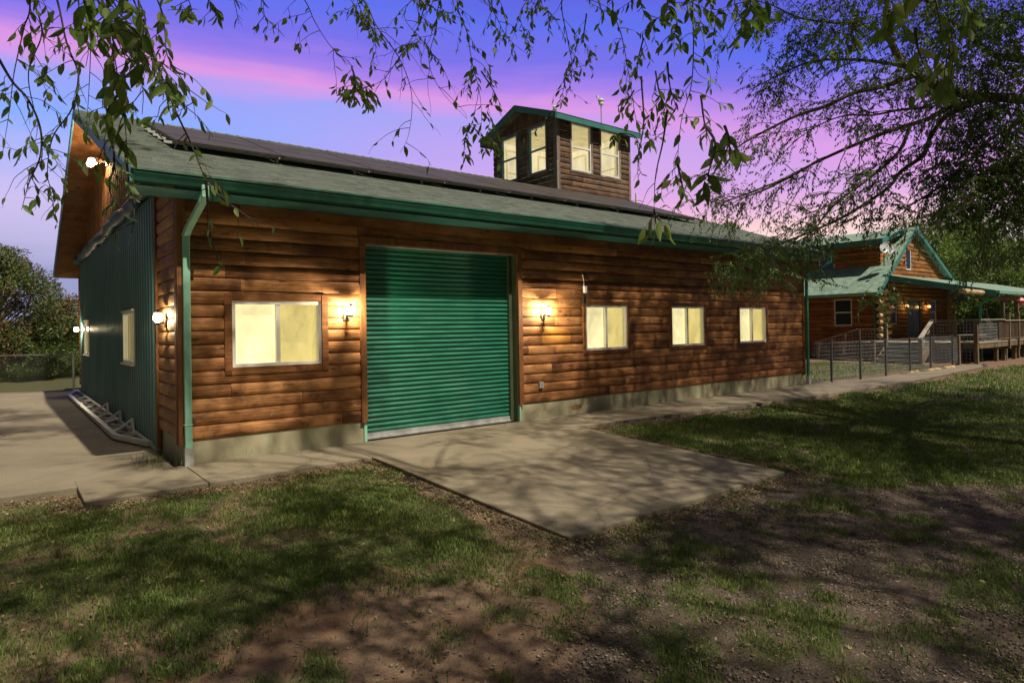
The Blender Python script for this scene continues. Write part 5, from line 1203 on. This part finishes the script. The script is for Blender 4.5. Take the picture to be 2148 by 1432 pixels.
def hog(mb, P, Q, z0a, z1a, z0b, z1b, nx, nz, r=.006):
    P = np.array(P, float); Q = np.array(Q, float)
    for i in range(nx+1): t = i/nx; p = P+(Q-P)*t; mb.tube([(p[0], p[1], z0a+(z0b-z0a)*t), (p[0], p[1], z1a+(z1b-z1a)*t)], r, 4)
    for j in range(nz+1): s = j/nz; mb.tube([(P[0], P[1], z0a+(z1a-z0a)*s), (Q[0], Q[1], z0b+(z1b-z0b)*s)], r, 4)
for (x, y, z0, z1) in ((28.0, .90, -.15, 1.70), (28.0, -.62, -.15, 1.70), (26.75, .88, -.15, .98), (26.75, 2.66, -.15, .98), (28.0, 2.66, -.1, 1.62), (28, 3.80, -.1, 1.40), (28.0, .1, .6, 1.69)):
    MB().box(x-.07, x+.07, y-.07, y+.07, z0, z1).build('newel_post', M_deck, deck)
for a__, b__, w__ in (((28.02, .95, 1.74), (28.02, -.66, 1.74), .16), ((28.05, .90, 1.748), (26.72, .90, 1.02), .15), ((28, 2.6, 1.42), (28, 3.83, 1.42), .1), ((28, 3.84, 1.42), (28, 5.85, .78), .1), ((27.93, -.74, 1.738), (31.0, -.74, 1.738), .15)): MB().bar(a__, b__, w__, .035).build('handrail', M_rail, deck)
for h_ in (((28, .83), (28, -.55), .92, 1.68, .92, 1.68, 12, 6), ((28, .83), (28, -.55), -.05, .62, -.05, .62, 10, 5), ((28.07, -.72), (30.2, -.72), .92, 1.68, .92, 1.68, 16, 6), ((28, 2.73), (28, 3.73), .1, 1.35, .1, 1.35, 8, 9), ((28, 3.9), (28, 5.7), .45, 1.35, .0, .78, 12, 6), ((28, 3.9), (28, 5.5), -.2, .4, -.2, .0, 12, 4), ((27.95, .95), (26.8, .95), .9, 1.66, .15, .94, 8, 5)): mb = MB(); hog(mb, *h_); mb.build('wire_panel', M_galv, deck)
for (y, zt, zb) in ((4.45, 1.20, .55), (5.05, 1.0, .4), (5.62, .84, .15)):
    MB().bar((27.98, y, zb-.25), (27.98, y-.12, zt), .10, .04, (1, 0, 0)).build('brace_board', M_rail, deck)
mb = MB(); mb.prism([(28.05, 3.7, DZ), (28.05, 7.6, -.15), (28.05, 7.6, -.2), (28.05, 3.7, DZ-.05)], (1.2, 0, 0)); mb.build('ramp', M_deck, deck)
x = 30.4
bal = MB()
while x < 44:
    if int((x-30.4)/1.3) != int((x-30.4-.12)/1.3): MB().box(x-.06, x+.06, -.78, -.64, .5, 2.02).build('railing_post', M_deck, deck)
    else: bal.box(x-.02, x+.02, -.745, -.705, .95, 1.66)
    x += .12
bal.tube([(30.3, -.725, .93), (44, -.725, .93)], .03, 4); bal.build('balusters', M_deck, deck)['kind'] = 'stuff'
MB().box(31.0, 44, -.80, -.65, 1.67, 1.71).build('top_rail', M_rail, deck)
g_ = MB()
prf_ = [(-.62, .0), (-.66, .45), (-.60, .72), (-.40, .93), (-.1, 1.02), (.25, 1.0), (.52, .82), (.62, .5), (.6, 0)]
g_.prism([(30.6, .15+a*.8, DZ+b_*1.02) for a, b_ in prf_], (.62, 0, 0)); o = g_.build('covered_grill', M_cover, None, bevel=.06); tag(o, 'black fabric-covered barbecue grill on the deck behind the wire railing', 'grill')
um = empty('closed_umbrella', (31.2, -.1, DZ), 'folded blue patio umbrella standing on the deck', 'umbrella')
MB().lathe([(.10, 0), (.14, .05), (.11, .5), (.03, .98), (.008, 1.02)], (31.2, -.1, DZ+.25), 12).build('canopy', M_umb, um); MB().tube([(31.2, -.1, DZ), (31.2, -.1, DZ+1.35)], .02, 6).build('pole', M_alu, um)
tb = empty('deck_table', (29.3, -.1, DZ), 'low pale table on the deck behind the railing', 'table')
MB().box(28.9, 29.8, -.45, .35, DZ+.24, DZ+.28).build('tabletop', M_rail, tb)
for dx, dy in ((28.95, -.4), (29.7, -.4), (28.95, .28), (29.7, .28)): MB().box(dx, dx+.05, dy, dy+.05, DZ, DZ+.24).build('leg', M_deck, tb)
for i, (x, m_, lab) in enumerate(((32.45, M_pink, 'red-roofed bird feeder hanging at the porch edge'), (33.55, M_cream, 'cream bird feeder hanging at the porch edge'))):
    b = empty('bird_feeder', (x, -1.0, 2.5), lab, 'bird feeder', 'bird feeders under the porch eave')
    MB().lathe([(.19, 0), (.08, .10), (.02, .14)], (x, -1.0, 2.52), 4).build('roof', m_, b); MB().box(x-.06, x+.06, -1.06, -.94, 2.33, 2.52).build('hopper', m_, b); MB().box(x-.15, x+.15, -1.15, -.85, 2.30, 2.33).build('tray', m_, b)
    MB().tube([(x, -1.0, 2.65), (x, -.86, 2.86)], .006, 4).build('hanger', M_bronze, b)

# ---------------------------------------------------------------- yard fence along the walk
yf = empty('yard_fence', (21, -.35, 0), 'low wire fence with grey metal posts along the walkway to the house', 'fence')
fp = [(16.12, -.16), (16.95, -.28), (18.42, -.44), (20.15, -.46), (22.04, -.46), (23.84, -.46), (26.13, -.40)]
for x, y in fp[1:]: MB().box(x-.028, x+.028, y-.028, y+.028, -.05, 1.18).build('post', M_post, yf)
mb = MB(); tr = MB()
for (xa, ya), (xb, yb) in zip(fp[:-1], fp[1:]):
    n = int(math.hypot(xb-xa, yb-ya)/.075); hog(mb, (xa, ya), (xb, yb), .04, 1.12, .04, 1.12, n, 10, .0022)
    tr.tube([(xa, ya, 1.14), (xb, yb, 1.14)], .012, 6)
mb.build('wire_mesh', M_galv, yf); tr.build('top_rail', M_post, yf)
gt_ = empty('yard_gate', (26.7, -.35, 0), 'narrow wire gate between a dark post and a wooden post at the walkway end', 'gate')
mb = MB(); a = (26.25, -.38); b = (27.15, -.26)
mb.tube([(*a, .1), (*a, 1.1), (*b, 1.1), (*b, .1), (*a, .1)], .018, 6); mb.build('gate_frame', M_black, gt_)
mb = MB(); hog(mb, a, b, .12, 1.08, .12, 1.08, 9, 8, .003); mb.build('wire_mesh', M_galv, gt_)
MB().box(27.2, 27.34, -.30, -.16, -.1, 1.15).build('gate_post', M_deck, gt_)
for i in range(9):
    x = 21.4+i*.55+random.uniform(-.1, .1); s = random.uniform(.07, .16); ii = MB()
    ii.lathe([(s*1.1, 0), (s*1.15, .04), (s*.8, .08), (s*.3, .1)], (0, 0, 0), 7); ii.v = [(v[0]*1.5*(1+random.uniform(-.15, .15))+x, v[1]*.8-.50, v[2]*.8-.02) for v in ii.v]
    tag(ii.build('edging_stone', M_palelog if i % 3 else M_bark), 'pale flat edging stone between the yard fence posts and the walkway' if i % 3 else 'darker brown edging stone between the yard fence posts and the walkway', 'stone', 'edging stones by the yard fence')
# ---------------------------------------------------------------- chain link fence behind the pad
cf = empty('chain_link_fence', (-2, 16.9, 0), 'grey chain-link fence across the back of the concrete pad', 'fence')
fa, fb = np.array([.0, 15.65]), np.array([-9.8, 21.65]); fl_ = np.linalg.norm(fb-fa); fd = (fb-fa)/fl_; FH = 1.13
mb = MB(); s = -FH
while s < fl_:
    for sg in (1, -1):
        a0_, a1_ = (s, s+FH) if sg > 0 else (s+FH, s); z0_, z1_ = 0., FH
        t0, t1 = 0., 1.
        lo_, hi_ = min(a0_, a1_), max(a0_, a1_)
        if hi_ <= 0 or lo_ >= fl_: continue
        pa, pb = np.array([a0_, z0_]), np.array([a1_, z1_])
        def cl(p, q):
            if p[0] < 0: p = p+(q-p)*(0-p[0])/(q[0]-p[0])
            if p[0] > fl_: p = p+(q-p)*(fl_-p[0])/(q[0]-p[0])
            return p
        pa2, pb2 = cl(pa, pb), cl(pb, pa); A_ = fa+fd*pa2[0]; B_ = fa+fd*pb2[0]
        mb.tube([(A_[0], A_[1], pa2[1]), (B_[0], B_[1], pb2[1])], .0035, 3, cap=False)
    s += .082
mb.build('wire_mesh', M_wire, cf)
MB().tube([(*fa, FH), (*fb, FH)], .022, 8).build('top_rail', M_wire, cf)
for s in (.1, 3.1, 6.1, 9.1): p = fa+fd*s; MB().tube([(*p, -.3), (*p, FH+.03)], .028, 8).build('post', M_galv, cf)

# ---------------------------------------------------------------- background trees
def blob_tree(name, label, cat, group, base, H, R, nclump, per, ll, mat_, trunk_r=.18, lowest=.25, clr=.8, seed=1, tint=.45, multi=1, shape=None):
    g = np.random.default_rng(seed); t = empty(name, tuple(base), label, cat, group); b = np.array(base, float)
    wood_ = MB(); lv_ = Leaves(); top = b+[0, 0, H]
    for m in range(multi):
        off_ = g.normal(0, .25 if multi > 1 else 0.0, 2); P = resample([b+[off_[0]*.6, off_[1]*.6, -.3], b+[off_[0]*1.5, off_[1]*1.5, H*.35], b+[off_[0]*3+g.normal(0, .1), off_[1]*3, H*.8]], H/14)
        wood_.tube(P, trunk_r/multi**.5, 8, trunk_r*.2)
    for i in range(nclump):
        u_ = g.normal(size=3); u_ /= np.linalg.norm(u_); rr_ = g.uniform(.35, 1)**.6
        zc = lowest+(1-lowest)*(.5+.5*u_[2]*rr_); prof = (shape(zc) if shape else math.sqrt(max(.05, 1-((zc-(lowest+1)/2)/((1-lowest)/2))**2)))
        c = b+np.array([u_[0]*R*rr_*max(prof, .35), u_[1]*R*rr_*max(prof, .35), H*zc])
        s0 = b+[0, 0, H*max(.15, zc*.6)]; wood_.tube(resample([s0, (s0+c)/2+[0, 0, .1*R], c], H/8), .03*H/5, 4, .01, cap=False)
        n = per; q = g.normal(size=(n, 3)); q = q/np.linalg.norm(q, axis=1, keepdims=True)*g.uniform(.2, 1, (n, 1))**.5*clr*g.uniform(.7, 1.2)*[1, 1, .75]
        d = q+g.normal(0, .5, (n, 3))*clr+[0, 0, -.25*clr]; lv_.add(c+q, d, ll*g.uniform(.6, 1.3, n), np.clip(tint+g.normal(0, .2)*.6+g.normal(0, .22, n), 0, 1))
    wood_.build('trunk', M_bark, t); lv_.build('foliage', mat_, t)
    return t
g0 = -.1
def gp(u, d): p = at(u, 690, d); return (p[0], p[1], -.25)
blob_tree('flowering_bush', 'tall dark bush with brown seed clusters leaning over the chain-link fence', 'bush', None, gp(-12, 27.0), 6.0, 2.9, 170, 260, .13, M_leafbush, .14, .03, .55, 3, .5, 3)
blob_tree('green_shrub', 'bright yellow-green shrub behind the fence, beside the hangar rear corner', 'shrub', None, gp(135, 30), 3.4, 1.7, 90, 260, .11, M_leafbright, .08, .0, .5, 5, .5, 3)
blob_tree('green_shrub', 'low bright green shrub further right behind the hangar corner', 'shrub', None, gp(215, 35), 3.3, 2.0, 50, 160, .12, M_leafbright, .08, .05, .5, 6, .4, 3)
blob_tree('dark_bush', 'dark low bush under the big bush at the fence', 'bush', None, gp(62, 27.3), 1.9, 2.3, 90, 220, .11, M_leafdark, .08, .0, .45, 8, .25, 3)
blob_tree('woodland_tree', 'broad green tree at the far left beyond the fence', 'tree', None, gp(-190, 34), 7.0, 3.6, 90, 160, .16, M_leafdark, .2, .1, .8, 9, .4)
blob_tree('added_shade_tree', 'broad unseen tree added left of the concrete pad to throw dappled shade over it', 'tree', None, (-5.8, -1.2, -.2), 15, 6.4, 230, 150, .15, M_leafdark, .3, .63, .7, 44, .4)  # out-of-view tree, added for the shade it casts on the pad
for i, (u, d, h) in enumerate(((105, 48, 4.6), (135, 50, 4.9), (160, 52, 4.4))):
    t = empty('bare_tree', gp(u, d), ('bare grey thicket tree, leftmost of three beyond the bright shrub', 'bare grey thicket tree, middle of three beyond the bright shrub', 'bare grey thicket tree, rightmost of three beside the hangar eave')[i], 'tree', 'bare trees behind the left shrub'); b = np.array(gp(u, d)); mb = MB(); mb.tube([b-[0, 0, .3], b+[0, 0, h*.4], b+[.1, 0, h*.75]], .07, 5, .03)
    for k in range(60):
        Q, _ = grow(b+[0, 0, h*rng.uniform(.25, .75)], np.array([rng.normal(0, .5), rng.normal(0, .5), 1.1]), rng.uniform(.8, 1.9)*h/4.5, .18, -.02, .10); mb.tube(Q, .012, 3, .004, cap=False)
        for m in range(2): Q2, _ = grow(Q[len(Q)//2], np.array([rng.normal(0, .6), rng.normal(0, .6), 1.]), .8, .16, 0, .12); mb.tube(Q2, .007, 3, .003, cap=False)
    mb.build('trunk', plain('pale_grey_bark', (.3, .27, .26), .9), t)
blob_tree('pine_tree', 'small bright pine top showing above the hangar roof end', 'tree', None, gp(1535, 52), 10.2, 1.15, 46, 260, .16, M_leafpine, .16, .66, .48, 11, .45)
pin = [(1905, 46, 9.6, 3.4, 'bright green tree rising directly behind the house ridge', 21), (1835, 56, 9.2, 3.2, 'green tree behind the left part of the house roof', 31), (1995, 52, 11.4, 4.0, 'tall loose pine to the right of the front gable', 22), (2075, 47, 9.8, 3.8, 'yellow-green pine above the porch roof', 23), (2150, 54, 12, 4.2, 'tall pine at the right edge above the porch', 24),
       (2035, 60, 10.6, 4.0, 'far pine between the two taller pines', 25), (2260, 52, 11, 4.2, 'tall pine just past the right edge', 26), (2110, 41, 5.2, 2.8, 'low dark tree seen under the porch roof', 27), (2030, 43, 5.0, 2.6, 'low dark tree behind the porch posts', 28), (2180, 43, 5.6, 3.0, 'low dark tree beyond the right end of the deck', 29)]
for u, d, h, r, lab, sd_ in pin:
    blob_tree('woodland_tree', lab, 'tree', 'trees behind the log house', gp(u, d), h, r, 95, 170, .20, M_leafpine if sd_ in (21, 22, 23, 24, 25, 26) else M_leafdark, .2, .12 if h > 6 else .02, .85, sd_, .42)
# far wood line closing the horizon
fw = Leaves()
for k in range(230):
    a = radians(-72+k*.72); R_ = rng.uniform(75, 120); c = CAM*[1, 1, 0]+np.array([sin(-a*1.0), cos(a), 0])*R_ if False else np.array([CAM[0]+sin(a+radians(38)-radians(10))*R_, CAM[1]+cos(a+radians(38)-radians(10))*R_, 0])
    h = rng.uniform(3, 6.5); n = 190; q = rng.normal(size=(n, 3))*[3.6, 3.6, h*.33]+[0, 0, h*.45]; q[:, 2] = np.maximum(q[:, 2], 0)
    fw.add(c+q, rng.normal(size=(n, 3)), rng.uniform(.5, 1.1, n), np.clip(rng.normal(.3, .15, n), 0, 1))
o = fw.build('distant_woods', M_leafdark, None); tag(o, 'far low line of woods along the horizon', 'woods', kind='stuff')
